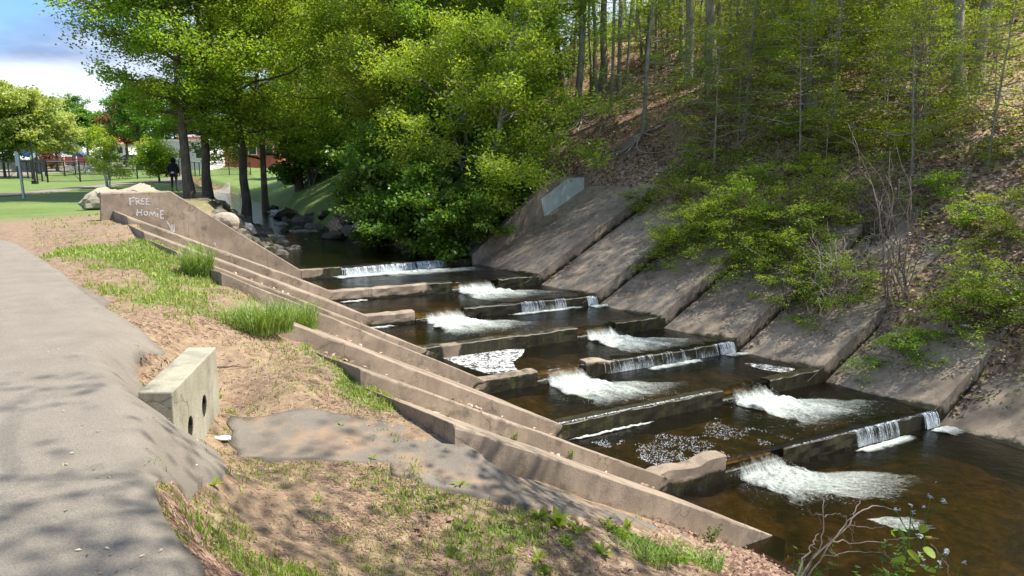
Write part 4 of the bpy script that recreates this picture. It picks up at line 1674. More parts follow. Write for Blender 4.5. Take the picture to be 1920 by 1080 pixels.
# ------------------------------------------------------------------ leaves, grass, litter
def leaf_cloud(C, size, aspect=.45, up=.5, droop=.25, seed=0, sizes=None):
    """Diamond leaves (two triangles, slightly folded) at centres C."""
    r = np.random.default_rng(seed)
    n = len(C)
    t = r.normal(size=(n, 3))
    t[:, 2] = t[:, 2] * .35 - droop
    t /= np.linalg.norm(t, axis=1, keepdims=True)
    nn = r.normal(size=(n, 3)) * (1 - up)
    nn[:, 2] += up * 1.4
    s = np.cross(nn, t)
    s /= np.linalg.norm(s, axis=1, keepdims=True) + 1e-9
    nn = np.cross(t, s)
    L = (size if sizes is None else sizes) * r.uniform(.65, 1.25, n)
    L = L[:, None]
    V = np.stack([C - t * L * .5, C + s * L * aspect * .5 + nn * L * .07 - t * L * .05, C + t * L * .5 - nn * L * .10, C - s * L * aspect * .5 + nn * L * .07 - t * L * .05], 1)
    Fq = np.arange(n * 4).reshape(n, 4)
    return V.reshape(-1, 3), Fq


def polar_scatter(n, az0, az1, r0, r1, seed, p=1.0):
    r = np.random.default_rng(seed)
    az = np.radians(r.uniform(az0, az1, n))
    rr = np.exp(np.log(r0) + (np.log(r1) - np.log(r0)) * r.random(n) ** p)
    return rr * np.sin(az), rr * np.cos(az), rr


def blades(name, X, Y, hgt, wid, m, seed=0, lean=.5, var=None, zf=ground_z, **kw):
    r = np.random.default_rng(seed)
    n = len(X)
    Z = zf(X, Y)
    a = r.uniform(0, 2 * math.pi, n)
    b = r.uniform(0, 2 * math.pi, n)
    h = hgt * r.uniform(.5, 1.4, n)
    w = wid * r.uniform(.7, 1.3, n)
    B = np.stack([X, Y, Z - .005], 1)
    sd = np.stack([np.cos(a), np.sin(a), 0 * a], 1) * w[:, None] / 2
    ld = np.stack([np.cos(b), np.sin(b), 0 * b], 1)
    ll = lean * r.random(n)[:, None]
    mid_ = B + np.array([0, 0, 1]) * h[:, None] * .55 + ld * h[:, None] * ll * .35
    tip = B + np.array([0, 0, 1]) * h[:, None] * (1 - ll * .25) + ld * h[:, None] * ll
    V = np.stack([B - sd, B + sd, mid_ + sd * .7, tip, mid_ - sd * .7], 1).reshape(-1, 3)
    q = np.arange(n) * 5
    F3 = np.concatenate([np.stack([q, q + 1, q + 2], 1), np.stack([q, q + 2, q + 4], 1), np.stack([q + 4, q + 2, q + 3], 1)])
    vv = (r.random(n) if var is None else np.clip(var + r.normal(0, .12, n), 0, 1))
    return obj(name, mesh(name, V, F3, m, False, {'var': np.repeat(vv, 5)}), kind='stuff', **kw)


def grass_density(x, y):
    g_ = np.zeros(x.shape)
    for poly, d in GRASS_W:
        g_ = np.maximum(g_, soft_in(x, y, poly) * d)
    return g_


X, Y, RR = polar_scatter(260000, -33, 16, 2.6, 26, 5)
gd = grass_density(X, Y)
nzv = VN.fbm(X, Y, 1.6, 4)
n2v = VN3.fbm(X, Y, 7, 2)
keep = (gd > 0) & (rng.random(len(X)) < gd * smooth(.64 - .42 * gd, .72 - .34 * gd, nzv * .7 + n2v * .3) * 1.0)
X, Y, RR = X[keep], Y[keep], RR[keep]
vv = np.clip(.25 + .5 * VN2.fbm(X, Y, 1.2, 3) + .25 * smooth(4, 9, RR), 0, 1)
blades("grass", X, Y, .045 + .0016 * RR, .006 + .0009 * RR, M_GRASS, 3, .9, vv)
# a sprinkling everywhere on the dirt, greener at the edges of the patches
X, Y, RR = polar_scatter(60000, -33, 16, 2.6, 24, 8)
eLx, _, uLx = sdist(X, Y, PLx, 1)
pw = in_poly(X, Y, pp) | in_poly(X, Y, px_poly(apr_px))
keep = (~pw) & (eLx > 4.1) & (VN.fbm(X, Y, 2.3, 4) > .56)
X, Y, RR = X[keep], Y[keep], RR[keep]
blades("grass", X, Y, .028 + .0014 * RR, .005 + .0008 * RR, M_GRASS, 4, 1.0, np.full(len(X), .65))
# dry thatch and twig bits lying about
X, Y, RR = polar_scatter(150000, -33, 22, 2.5, 20, 9)
eLx, _, uLx = sdist(X, Y, PLx, 1)
pw = in_poly(X, Y, pp) | in_poly(X, Y, px_poly(apr_px))
keep = (~pw) & ((eLx > 4.2) | ((U_T0 - uLx > 7.05) & (eLx > .3))) & (rng.random(len(X)) < .12 + .6 * smooth(.4, .6, VN3.fbm(X, Y, 1.4, 3)))
X, Y, RR = X[keep], Y[keep], RR[keep]
r = np.random.default_rng(4)
n = len(X)
a = r.uniform(0, 2 * math.pi, n)
ln = r.uniform(.015, .06, n) + .0015 * RR
dx, dy = np.cos(a) * ln, np.sin(a) * ln
wd = .0018 + .0005 * RR
Z = ground_z(X, Y) + .006
Zb = ground_z(X + dx, Y + dy) + .006 + r.uniform(0, .014, n)
V = np.stack([np.stack([X - np.sin(a) * wd, Y + np.cos(a) * wd, Z], 1), np.stack([X + np.sin(a) * wd, Y - np.cos(a) * wd, Z], 1), np.stack([X + dx, Y + dy, Zb], 1)], 1).reshape(-1, 3)
obj("dry_thatch", mesh("dry_thatch", V, np.arange(3 * n).reshape(n, 3), M_THATCH, False, {'var': np.repeat(r.random(n), 3)}), kind='stuff')

# dead leaves on the wooded bank and at the foot of the photographer
X, Y, RR = polar_scatter(150000, 0, 38, 9, 46, 12)
eRx, _, uRx = sdist(X, Y, PRx, -1)
gh = ground_z(X, Y)
kr = U_T0 - uRx
covx = np.interp(np.clip(kr + .5, 0, 10), list(COVER.keys()), list(COVER.values())) + (VN3.fbm(X, Y, .9, 3) - .5) * 1.2
dens = np.where(eRx > covx, .75, 0.0)
dens = np.where((kr < -.1) & (eRx > .4), .6, dens)
dens *= .35 + .65 * smooth(.4, .6, VN.fbm(X, Y, .8, 3))
keep = rng.random(len(X)) < dens
X, Y, RR, gh = X[keep], Y[keep], RR[keep], gh[keep]
V, Fq = leaf_cloud(np.stack([X, Y, gh + .02 + rng.random(len(X)) * .04], 1), .08, .7, .72, 0, 3, sizes=.055 + .0022 * RR)
obj("leaf_litter", mesh("leaf_litter", V, Fq, M_LITTER, False, {'var': np.repeat(rng.random(len(X)), 4)}), kind='stuff')
X, Y, RR = polar_scatter(42000, -8, 42, 2.8, 9, 14)
eLx, _, uLx = sdist(X, Y, PLx, 1)
leafz = px_poly([(960, 985), (1180, 985), (1300, 1010), (1440, 1010), (1500, 1078), (1000, 1078)]) 
keep = (U_T0 - uLx > 7.05) & (eLx > .05) & (rng.random(len(X)) < (.55 * smooth(3.0, 1.4, eLx) + .03) * (.3 + .9 * smooth(.4, .6, VN2.fbm(X, Y, 2.1, 3))))
X, Y, RR = X[keep], Y[keep], RR[keep]
V, Fq = leaf_cloud(np.stack([X, Y, ground_z(X, Y) + .015 + rng.random(len(X)) * .03], 1), .062, .62, .7, 0, 5)
obj("leaf_litter", mesh("leaf_litter", V, Fq, M_LITTER_B, False, {'var': np.repeat(np.clip(rng.random(len(X)) * .8 + .2, 0, 1), 4)}), kind='stuff')

# grit and pebbles on the worn soil and along the rim of the asphalt
X, Y, RR = polar_scatter(30000, -33, 20, 2.5, 19, 77)
eLx, _, uLx = sdist(X, Y, PLx, 1)
sideP = path_side(X, Y)
keep = (sideP > .3) & (eLx > 4.3) & (rng.random(len(X)) < .03 + .4 * smooth(.58, .70, VN.fbm(X, Y, 1.9, 3))) & ~in_poly(X, Y, pp)
X, Y, RR = X[keep], Y[keep], RR[keep]
beads("pebbles", np.stack([X, Y, ground_z(X, Y) + .002], 1), rng.uniform(.003, .011, len(X)) + .0006 * RR, M_PEB, .6)
X, Y, RR = polar_scatter(420, -33, 5, 2.5, 17, 78)
keep = in_poly(X, Y, pp)
X, Y, RR = X[keep], Y[keep], RR[keep]
V, Fq = leaf_cloud(np.stack([X, Y, calm_z(X, Y) + .042], 1), .026, .5, .8, 0, 31)
obj("leaf_litter", mesh("leaf_litter", V, Fq, M_LITTER, False, {'var': np.repeat(rng.random(len(X)), 4)}), kind='stuff')

# leaves caught on the bare slabs and in the step corners
def slab_debris(k, t0, t1, e0, e1, n, seed, side=1):
    Kp = RK if side > 0 else LK
    sl = SLOPE_R if side > 0 else SLOPE_L
    r = np.random.default_rng(seed)
    t, e = r.uniform(t0, t1, n), r.uniform(e0, e1, n)
    A, B = Kp[k - 1], Kp[k]
    P = A[None] + (B - A)[None] * t[:, None] + (T_ * side)[None] * e[:, None]
    P[:, 2] = ZC[k] + sl * e + .025 - (.17 * (1 - t) - .02 if side > 0 else 0)
    return P


DB = [slab_debris(k, .0, .12, .3, 4.2, 170, k) for k in range(2, 8)] + [slab_debris(k, .0, 1, .8, 4.2, 80 + 130 * max(0, k - 3), k + 20) for k in range(2, 8)]
DB += [slab_debris(k, .0, .1, .2, 4.0, 60, k + 40, -1) for k in range(2, 8)]
P = np.concatenate(DB)
P = P[(VN.fbm(P[:, 0], P[:, 1], 1.8, 3) > .50)]
V, Fq = leaf_cloud(P, .075, .65, .75, 0, 6)
obj("leaf_litter", mesh("leaf_litter", V, Fq, M_LITTER, False, {'var': np.repeat(rng.random(len(P)), 4)}), kind='stuff')

# green seedlings and creepers over the wooded bank
X, Y, RR = polar_scatter(26000, 3, 37, 12, 46, 15)
eRx, _, uRx = sdist(X, Y, PRx, -1)
kr = U_T0 - uRx
covx = np.interp(np.clip(kr + .5, 0, 10), list(COVER.keys()), list(COVER.values()))
patch = VN.fbm(X, Y, .33, 4)
lim = np.where(kr > 1.2, covx - .8, 7.5)
keep = (eRx > lim) & (rng.random(len(X)) < smooth(.40, .58, patch) * np.where((kr > 1.0) & (kr < 4.6) & (eRx < 9), .8, .32))
soilm = (eRx > 4.5) & (eRx < 14) & (kr < 1.0)
keep &= ~(soilm & (rng.random(len(X)) < .85))
keep &= ~((kr > 4.4) & (kr < 6.5) & (eRx < 7) & (rng.random(len(X)) < .8))
X, Y, RR = X[keep], Y[keep], RR[keep]
nl = 11
hh = np.abs(rng.normal(0, .16, len(X)))
C = np.repeat(np.stack([X, Y, ground_z(X, Y) + .05 + hh], 1), nl, 0) + rng.normal(0, 1, (len(X) * nl, 3)) * np.array([.17, .17, .045])
V, Fq = leaf_cloud(C, .06, .6, .75, .1, 7, sizes=np.repeat(.042 + .0018 * RR, nl))
var = np.clip(np.repeat(rng.random(len(X)) * .5 + .3, nl) + rng.random(len(C)) * .4, 0, 1)
obj("ground_cover", mesh("ground_cover", V, Fq, M_LEAF, False, {'var': np.repeat(var, 4)}), kind='stuff')

# ------------------------------------------------------------------ trees
def tree_meshes(seed, H, r0, fb, spread, nlimb, nleaf, leaf, prof='round', lean=0.0, stems=1, aspect=.5, flat=.45, cl=.34, up=.5, droop=.2, rise=.5, sub=5, fork=False, lo=0.0):
    r = np.random.default_rng(seed)
    TV, TF, nv = [], [], 0

    def put(path, rad, n):
        nonlocal nv
        v, f = tube_arrays(path, rad, n)
        TV.append(v)
        TF.append(f + nv)
        nv += len(v)

    CC, CR_ = [], []
    for s in range(stems):
        az = r.uniform(0, 2 * math.pi)
        ln = lean + (.16 if stems > 1 else 0) * r.uniform(.6, 1.5)
        h = H * (1 if s == 0 else r.uniform(.7, .98))
        K = 16
        t = np.linspace(0, 1, K)
        wob = np.cumsum(r.normal(0, 1, (K, 2)), 0) * H * .0035
        wob[0] = 0
        path = np.stack([math.cos(az) * ln * h * t ** 1.1 + wob[:, 0], math.sin(az) * ln * h * t ** 1.1 + wob[:, 1], h * t], 1)
        if stems > 1:
            path[:, :2] += np.array([math.cos(az), math.sin(az)]) * r0 * 1.1
        rad = r0 * (1 - .86 * t ** 1.1) * (1 if stems == 1 else .8)
        rad[0] *= 1.55
        rad[1] *= 1.06
        path[0, 2] -= .4
        put(path, rad, 10)
        nl = nlimb // stems
        for q in range(nl):
            u = fb + (1 - fb) * (q + r.random()) / nl * .98
            b = np.array([np.interp(u, t, path[:, i_]) for i_ in range(3)])
            rel_ = (u - fb) / (1 - fb)
            if prof == 'round':
                le = spread * max(.16, math.sin(math.pi * (.12 + .84 * rel_)) ** .7)
            elif prof == 'cone':
                le = spread * (1 - rel_ * .85)
            elif prof == 'top':
                le = spread * (.35 + .65 * math.sin(math.pi * min(1, rel_ * .9 + .05)))
            else:
                le = spread * (1.0 - .55 * rel_)
            le *= r.uniform(.65, 1.2)
            a = q * 2.39996 + r.uniform(-.5, .5)
            el = rise * (.25 + rel_ * 1.2) + r.uniform(-.15, .2)
            K2 = 7
            tt = np.linspace(0, 1, K2)
            w2 = np.cumsum(r.normal(0, .05 * le, (K2, 3)), 0) * .55
            w2[0] = 0
            d = np.array([math.cos(a) * math.cos(el), math.sin(a) * math.cos(el), math.sin(el)])
            lp = b + d * le * tt[:, None] + w2 + np.array([0, 0, -1]) * (droop * le * .35 * tt ** 2)[:, None]
            lr = max(.012 * min(1, H / 5), r0 * (1 - .86 * u) * .48) * (1 - .85 * tt) + .004
            put(lp, lr, 5)
            for k_ in range(sub):
                ts = .25 + .75 * (k_ + r.random()) / sub
                sb = np.array([np.interp(ts, tt, lp[:, i_]) for i_ in range(3)])
                a2 = a + r.choice([-1, 1]) * r.uniform(.4, 1.2)
                l2 = le * r.uniform(.22, .5) * (1.15 - .45 * ts)
                e2 = el * .5 + r.uniform(-.35, .45)
                d2 = np.array([math.cos(a2) * math.cos(e2), math.sin(a2) * math.cos(e2), math.sin(e2)])
                sp_ = sb + d2 * l2 * np.linspace(0, 1, 4)[:, None] + np.cumsum(r.normal(0, .03 * l2, (4, 3)), 0)
                put(sp_, np.array([.011, .008, .006, .003]) * (1 + r0 * 2) * min(1, H / 5), 3)
                for m_ in range(6):
                    f_ = .25 + .75 * r.random()
                    CC.append(sb + d2 * l2 * f_ + r.normal(0, .06 * le + .06, 3) * np.array([1, 1, .6]))
                    CR_.append(cl * (.6 + .25 * le))
            CC.append(lp[-1])
            CR_.append(cl * .8)
    CC = np.array(CC)
    CR_ = np.clip(np.array(CR_) * .68, .07, .46)
    # keep some clusters out so that the sky and trunks show through
    keepc = r.random(len(CC)) > .34
    CC, CR_ = CC[keepc], CR_[keepc]
    cv = r.random(len(CC))
    wgt = CR_ ** 2
    idx = r.choice(len(CC), nleaf, p=wgt / wgt.sum())
    P = CC[idx] + r.normal(0, 1, (nleaf, 3)) * (CR_[idx, None] * np.array([.72, .72, flat]))
    if lo:
        P = P[P[:, 2] > lo]
        idx = idx[:len(P)]
    V, Fq = leaf_cloud(P, leaf, aspect, up, droop, seed)
    zr = (P[:, 2] - P[:, 2].min()) / (np.ptp(P[:, 2]) + 1e-6)
    var = np.clip(.55 * cv[idx] + .35 * r.random(len(P)) + .05 + .1 * zr, 0, 1)
    return (np.concatenate(TV), np.concatenate(TF)), (V, Fq, np.repeat(var, 4))


def tree(name, loc, label, tm, bark, leafm, group=None, rz=0, sc=1.0, cat="tree"):
    (tv, tf), (lv, lf, var) = tm
    root = empty(name, tuple(loc), label, cat, group, rz, sc)
    obj("trunk", mesh("trunk", tv, tf, bark, True), parent=root)
    obj("crown", mesh("crown", lv, lf, leafm, False, {'var': var}), parent=root)
    return root


def at_ground(px, py):
    return hit(px, py)


def ground_at(x, y):
    return np.array([x, y, gz(x, y)])


# -- the stand at the left, behind the wall
big1 = tree_meshes(21, 15.5, .21, .17, 4.1, 54, 56000, .15, 'round', .0, 1, .55, .5, .36, .45, .25, .55, 6)
p = aty(359, 380, 35.5); p[2] = gz(p[0], p[1])
tree("riverside_tree", p, "leftmost tall trunk of the trio behind the graffiti wall", big1, M_BARK, M_LEAF, "tall trees on the stream bank behind the graffiti wall", 1.0)
big2 = tree_meshes(22, 15, .19, .2, 4.6, 36, 42000, .15, 'round', .01, 1, .55, .5, .36, .45, .25, .5, 6)
p = aty(391, 374, 37); p[2] = gz(p[0], p[1])
t2 = tree("riverside_tree", p, "middle trunk of the trio behind the graffiti wall, dark bark", big2, M_BARK, M_LEAF, "tall trees on the stream bank behind the graffiti wall")
p = aty(458, 374, 38); p[2] = gz(p[0], p[1])
copy_thing(t2, tuple(p), 2.4, 1.12, "thickest trunk of the trio, flaring above the rubble at the stream", "tall trees on the stream bank behind the graffiti wall")
for (px, dd, sc_, rz, lb) in ((497, 46, 1.05, 4.0, "tree just right of the flared trunk, leaning over the upper stream"), (600, 62, 1.1, 5.0, "taller tree filling the gap behind the trio of trunks"),
                              (560, 52, 1.2, .6, "tall tree beyond the bend of the upper stream"), (625, 58, 1.25, 3.3, "tall tree whose crown leaves small gaps of sky over the stream")):
    p = aty(px, 340, dd); p[2] = gz(p[0], p[1])
    copy_thing(t2, tuple(p), rz, sc_, lb, "tall trees along the upper stream")

# -- the bushes and small trees over the water
def shift(tm, f):
    return tm


bush_b = tree_meshes(31, 7.0, .11, .04, 3.1, 64, 44000, .135, 'round', .05, 4, .42, .55, .30, .35, .5, .55, 5)
p = np.array([-1.15, 24.9, 0]); p[2] = gz(p[0], p[1])
BR = tree("bright_small_tree", p, "sunlit yellow green small tree leaning over the first waterfall", bush_b, M_BARK_G, M_LEAF_BR, None, .3)
bush_d = tree_meshes(32, 3.2, .06, .02, 1.9, 60, 26000, .14, 'round', .1, 6, .72, .5, .26, .55, .4, .4, 4)
p = np.array([-2.7, 24.3, 0]); p[2] = gz(p[0], p[1]) 
DK = tree("broadleaf_shrub", p, "dark green broad leaved shrub over the still water left of the bright tree", bush_d, M_BARK_G, M_LEAF_DK, "dark shrubs along the far bank of the stream", 0, 1, "shrub")
for (x, y, s_, rz, lb) in ((-4.0, 26.2, 1.0, 1, "dark shrub over the drift branch at the waterline"), (-1.5, 23.9, .72, 2, "low dark shrub beside the right wing wall"), (-4.5, 28.4, .95, 3.1, "dark shrub in the middle of the far bank"),
                           (-4.3, 33.2, 1.0, 4, "dark shrub where the stream bends"), (-7.4, 39.5, 1.0, 5, "dark shrub overhanging the rapids"), (-3.0, 27.6, 1.4, .4, "tall dark shrub behind the bright small tree"),
                           (-.2, 25.4, .62, 2.2, "dark shrub behind the sloping top of the right wing wall"), (-13.4, 50, 1.6, 1.2, "dark shrub far up the stream"), (-3.8, 35.5, 1.7, 2.9, "tall dark shrub behind the bend of the stream")):
    q = ground_at(x, y)
    copy_thing(DK, tuple(q), rz, s_, lb, "dark shrubs along the far bank of the stream")
mid_t = tree_meshes(33, 9.5, .12, .08, 3.3, 52, 46000, .13, 'round', .05, 2, .45, .5, .34, .4, .35, .55, 5)
q = ground_at(-3.3, 30.2)
MT = tree("small_tree", q, "green small tree in the middle of the bushes over the stream", mid_t, M_BARK, M_LEAF, "small trees on the far bank of the stream")
for (x, y, s_, rz, lb) in ((-4.6, 36.8, 1.1, 1.3, "green small tree left of the middle of the bushes"), (-8.2, 44.5, 1.15, 2.2, "green small tree at the left end of the bushes over the rapids"), (-1.3, 29.8, 1.15, 3, "green small tree behind the bright one"),
                           (-.2, 31.5, .8, 4.4, "green small tree between the bushes and the wooded slope"), (-3.6, 35.2, 1.3, 5.1, "tall small tree rising behind the bushes")):
    copy_thing(MT, tuple(ground_at(x, y)), rz, s_, lb, "small trees on the far bank of the stream")
b2 = copy_thing(BR, tuple(ground_at(-3.6, 31.2)), 2.0, .9, "yellow green small tree left of the sunlit one, deeper in the bushes", None)

# -- the wooded slope
def where_on_bank(e, k, what, px):
    o_ = ["first", "second", "third", "fourth", "fifth", "sixth", "seventh"]
    ki = int(min(6, max(0, math.floor(k))))
    if k < .2:
        base = "left of the painted wall, behind the bushes" if px < 1050 else "on the worn dirt slope behind the painted wall"
        return f"{what} {base}"
    side = "just above" if e < 4.5 else ("some way up from" if e < 9 else "high up the slope from")
    return f"{what} {side} the {o_[ki]} slab past the painted wall"


fA = tree_meshes(41, 17, .16, .28, 3.6, 26, 9000, .125, 'top', .03, 1, .5, .38, .42, .55, .1, .25, 5)
fB = tree_meshes(42, 19, .19, .35, 4.0, 26, 9500, .125, 'top', .05, 1, .5, .38, .42, .55, .1, .3, 5)
fC = tree_meshes(43, 12, .10, .12, 3.0, 32, 10000, .11, 'flat', .05, 1, .5, .25, .40, .7, .05, .15, 5)
fD = tree_meshes(44, 14, .13, .20, 3.2, 28, 8500, .115, 'top', .08, 2, .5, .35, .40, .6, .1, .2, 5)
SAP = tree_meshes(45, 4.2, .035, .15, 1.7, 30, 4200, .085, 'flat', .06, 1, .5, .18, .28, .8, .05, .12, 4)
SAP2 = tree_meshes(46, 5.5, .045, .2, 2.1, 30, 5200, .09, 'flat', .12, 2, .5, .18, .30, .8, .05, .1, 4)
FG = "trees on the wooded slope"
named = [
    (fB, 1828, 166, .95, .4, "pale smooth trunk standing alone high on the right of the slope"),
    (fA, 1088, 226, .9, 1.0, "thin leaning trunk with bare roots at the left end of the worn dirt slope"),
    (fC, 1203, 258, .85, 2.0, "thin trunk on spreading roots in the middle of the worn dirt slope"),
    (fD, 1066, 190, 1.0, 2.6, "pale twin trunk at the left edge of the wooded slope"),
    (fA, 1128, 168, 1.05, 3.6, "straight grey trunk left of the dark one above the worn dirt slope"),
    (fB, 1335, 165, 1.0, 4.6, "thick dark trunk over a fan of roots above the worn dirt slope"),
    (fA, 1290, 160, 1.0, 5.3, "dark trunk close to the left of the thick one over the roots"),
    (fC, 1560, 225, .8, .9, "slim pale double trunk in the middle of the leafy slope"),
    (fC, 1392, 250, .7, 3.2, "very thin pale stem on the leafy slope above the second slab"),
]
protos = {}
first = []
for tm, px, py, s_, rz, lb in named:
    q = hit(px, py)
    key = id(tm)
    if key not in protos:
        protos[key] = tree("woodland_tree", q, lb, tm, M_BARK_G, M_LEAF, FG, rz, s_)
    else:
        copy_thing(protos[key], tuple(q), rz, s_, lb, FG)
PR_ = list(protos.values())
r = np.random.default_rng(99)
pts_ = []
tries = 0
while len(pts_) < 23 and tries < 9000:
    tries += 1
    x, y = r.uniform(-8, 46), r.uniform(4, 78)
    eR_, _, uR_ = sdist(np.array([x]), np.array([y]), PRx, -1)
    e_, k_ = eR_[0], U_T0 - uR_[0]
    if e_ < 6.5 or (k_ < 1.2 and e_ < 20 and y < 38) or e_ > 42:
        continue
    az_ = math.degrees(math.atan2(x, y))
    if math.hypot(x, y) < 30 and 12 < az_ < 30 and e_ < 12:
        continue
    if az_ > 60 or y < 9 or x > 38:
        continue
    if any(math.hypot(x - a, y - b) < (2.3 if y > 26 else 3.6) for a, b in pts_):
        continue
    pts_.append((x, y))
for q_, (x, y) in enumerate(pts_):
    d_ = math.hypot(x, y)
    az_ = math.degrees(math.atan2(x, y))
    side_ = "left part of the wooded slope, behind the bushes" if az_ < 6 else ("middle of the wooded slope" if az_ < 20 else "right part of the wooded slope")
    dist_ = "far up the" if d_ > 45 else "on the"
    copy_thing(PR_[r.integers(0, len(PR_))], (x, y, gz(x, y)), r.uniform(0, 6.28), r.uniform(.8, 1.15), f"slim grey trunk {dist_} {side_}", FG, (r.normal(0, .05), r.normal(0, .05)))
sap1 = tree("sapling", hit(1500, 300), "sapling with flat layers of leaves in the middle of the leafy slope", SAP, M_BARK_G, M_LEAF_BR, "saplings on the wooded slope")
sap2 = tree("sapling", hit(1250, 130), "taller sapling with layered leaves below the thick dark trunk", SAP2, M_BARK_G, M_LEAF_BR, "saplings on the wooded slope")
n_ = 0
tries = 0
sp_ = []
while n_ < 66 and tries < 4000:
    tries += 1
    px, py = r.uniform(1040, 1900), r.uniform(-120, 330)
    q = hit(px, py)
    eR_, _, uR_ = sdist(q[:1], q[1:2], PRx, -1)
    k_ = U_T0 - uR_[0]
    if eR_[0] < 5.0 or (k_ < .9 and eR_[0] < 12):
        continue
    if any(math.hypot(q[0] - a, q[1] - b) < 1.3 for a, b in sp_):
        continue
    sp_.append((q[0], q[1]))
    n_ += 1
    ssc = r.uniform(.45, 1.1)
    copy_thing((sap1, sap2)[n_ % 2], tuple(q), r.uniform(0, 6.28), ssc, where_on_bank(eR_[0], k_, ("knee high" if ssc < .6 else ("tall" if ssc > .9 else "middling")) + (" single" if n_ % 2 == 0 else " forked") + " sapling", px), "saplings on the wooded slope")

fT = tree_meshes(48, 19, .085, .50, 1.7, 12, 1500, .12, 'top', .02, 1, .5, .4, .45, .5, .1, .3, 4)
fT2 = tree_meshes(49, 16, .065, .35, 1.6, 12, 1300, .11, 'top', .05, 1, .5, .4, .40, .5, .1, .3, 4)
tr_ = []
r = np.random.default_rng(123)
for q_ in range(400):
    if len(tr_) >= 46:
        break
    px, py = (r.uniform(930, 1420), r.uniform(20, 235)) if len(tr_) < 34 else (r.uniform(1400, 1900), r.uniform(-40, 120))
    p = hit(px, py)
    if any(abs(px - a) < 8 for a, b in tr_) or np.hypot(p[0], p[1]) < 27:
        continue
    tr_.append((px, py))
    _e, _z, _u = sdist(p[:1], p[1:2], PRx, -1)
    if _e[0] < 3.5:
        continue
    lb = "very slender pale trunk rising " + ("at the left edge of the wooded slope" if px < 1060 else ("behind the worn dirt slope" if px < 1250 else ("above the leafy middle of the slope" if px < 1500 else "high on the right of the slope")))
    w_ = q_ % 2
    if len(tr_) <= 2 and w_ not in protos:
        protos[w_] = tree("slender_tree", p, lb, (fT, fT2)[w_], M_BARK_G, M_LEAF, "slender trees on the wooded slope", r.uniform(0, 6), 1)
    elif w_ in protos:
        copy_thing(protos[w_], tuple(p), r.uniform(0, 6.2), r.uniform(.8, 1.2), lb, "slender trees on the wooded slope", (r.normal(0, .035), r.normal(0, .035)))
    elif protos.get(1 - w_):
        copy_thing(protos[1 - w_], tuple(p), r.uniform(0, 6.2), r.uniform(.8, 1.2), lb, "slender trees on the wooded slope", (r.normal(0, .035), r.normal(0, .035)))
r = np.random.default_rng(124)

# dense crowned trees whose shade dapples the slabs
fE = tree_meshes(47, 15, .15, .42, 4.2, 28, 9000, .13, 'round', .03, 1, .5, .4, .45, .55, .15, .3, 5)
ce = None
for q_, (k_, e_) in enumerate([(2.0, 9.6), (3.9, 10.6), (5.6, 9.8), (7.4, 11.5), (9.0, 10.5)]):
    b0_ = RK[0] + D_ * STEP * k_ + T_ * e_
    lb = "leafy crowned tree on the wooded bank above the " + ("painted wall" if k_ < 1 else ("middle slabs" if k_ < 4.5 else "lowest slabs"))
    if ce is None:
        ce = tree("woodland_tree", ground_at(b0_[0], b0_[1]), lb, fE, M_BARK_G, M_LEAF, FG)
    else:
        copy_thing(ce, (b0_[0], b0_[1], gz(b0_[0], b0_[1])), r.uniform(0, 6.2), r.uniform(.9, 1.1), lb, FG)

# exposed roots
for (px, py, n_r, lb) in ((1335, 168, 9, "fan of bare grey roots under the thick dark trunk"), (1203, 260, 8, "spreading bare roots at the foot of the thin trunk on the dirt slope"), (1088, 228, 6, "bare roots of the leaning thin trunk"), (1830, 168, 4, "root flare at the foot of the pale lone trunk")):
    c = hit(px, py)
    b = MB()
    for q in range(n_r):
        a = math.radians(-200 + 250 * q / n_r) + r.normal(0, .2)
        ln = r.uniform(.7, 1.9)
        path_ = []
        for s_ in np.linspace(0, 1, 8):
            x = c[0] + math.cos(a + .5 * math.sin(s_ * 3 + q)) * ln * s_
            y = c[1] + math.sin(a + .5 * math.sin(s_ * 3 + q)) * ln * s_
            path_.append((x, y, gz(x, y) + .16 * (1 - s_) ** 2 + .02 + .03 * math.sin(s_ * 9)))
        b.tube(path_, np.linspace(.055, .012, 8), 5)
    b.obj("exposed_roots", M_BARK_G, True, label=lb, cat="roots", group="bare roots on the slope")

# the tree over the photographer's right shoulder, out of frame: its branches shade the path
ov = tree_meshes(61, 13.5, .2, .42, 5.0, 30, 13000, .12, 'round', .0, 1, .55, .45, .5, .45, .0, .6, 5, lo=5.2)
tree("overhanging_tree", ground_at(6.0, 2.2), "sparse tree standing on the near bank, just outside the right of the view", ov, M_BARK, M_LEAF, None, .7)

# ------------------------------------------------------------------ far trees
far = [
    ("spreading_oak", 36, 78, 7.0, 3.9, M_LEAF_OL, "wide pale olive oak at the left edge beyond the lawn", 71, 26000, .26),
    ("round_tree", 168, 120, 7.0, 2.8, M_LEAF_DK, "dark green round tree beyond the young lime green one", 72, 9000, .34),
    ("maroon_tree", 200, 125, 6.6, 2.8, M_LEAF_RED, "reddish tree peeking right of the dark round one", 73, 7000, .34),
    ("olive_tree", 108, 95, 5.6, 3.6, M_LEAF_OL, "low olive tree right of the wide oak", 74, 9000, .3),
    ("green_tree", 262, 100, 9.0, 4.2, M_LEAF_DK, "dark green tree behind the standing person", 75, 12000, .3),
    ("brown_tree", 240, 110, 8.2, 3.6, M_LEAF_RED, "brownish tree left of the dark green one behind the person", 76, 8000, .3),
    ("lawn_tree", 298, 62, 2.6, 2.0, M_LEAF, "small round lawn tree between the lime tree and the person", 77, 9000, .16),
    ("maroon_shrub", 98, 105, 2.6, 1.6, M_LEAF_RED, "dark maroon shrub under the olive tree by the road", 78, 3000, .2),
    ("hedge_tree", 8, 80, 4.5, 4.5, M_LEAF_DK, "dark shrubby tree below the oak by the wooden fence", 79, 9000, .25),
]
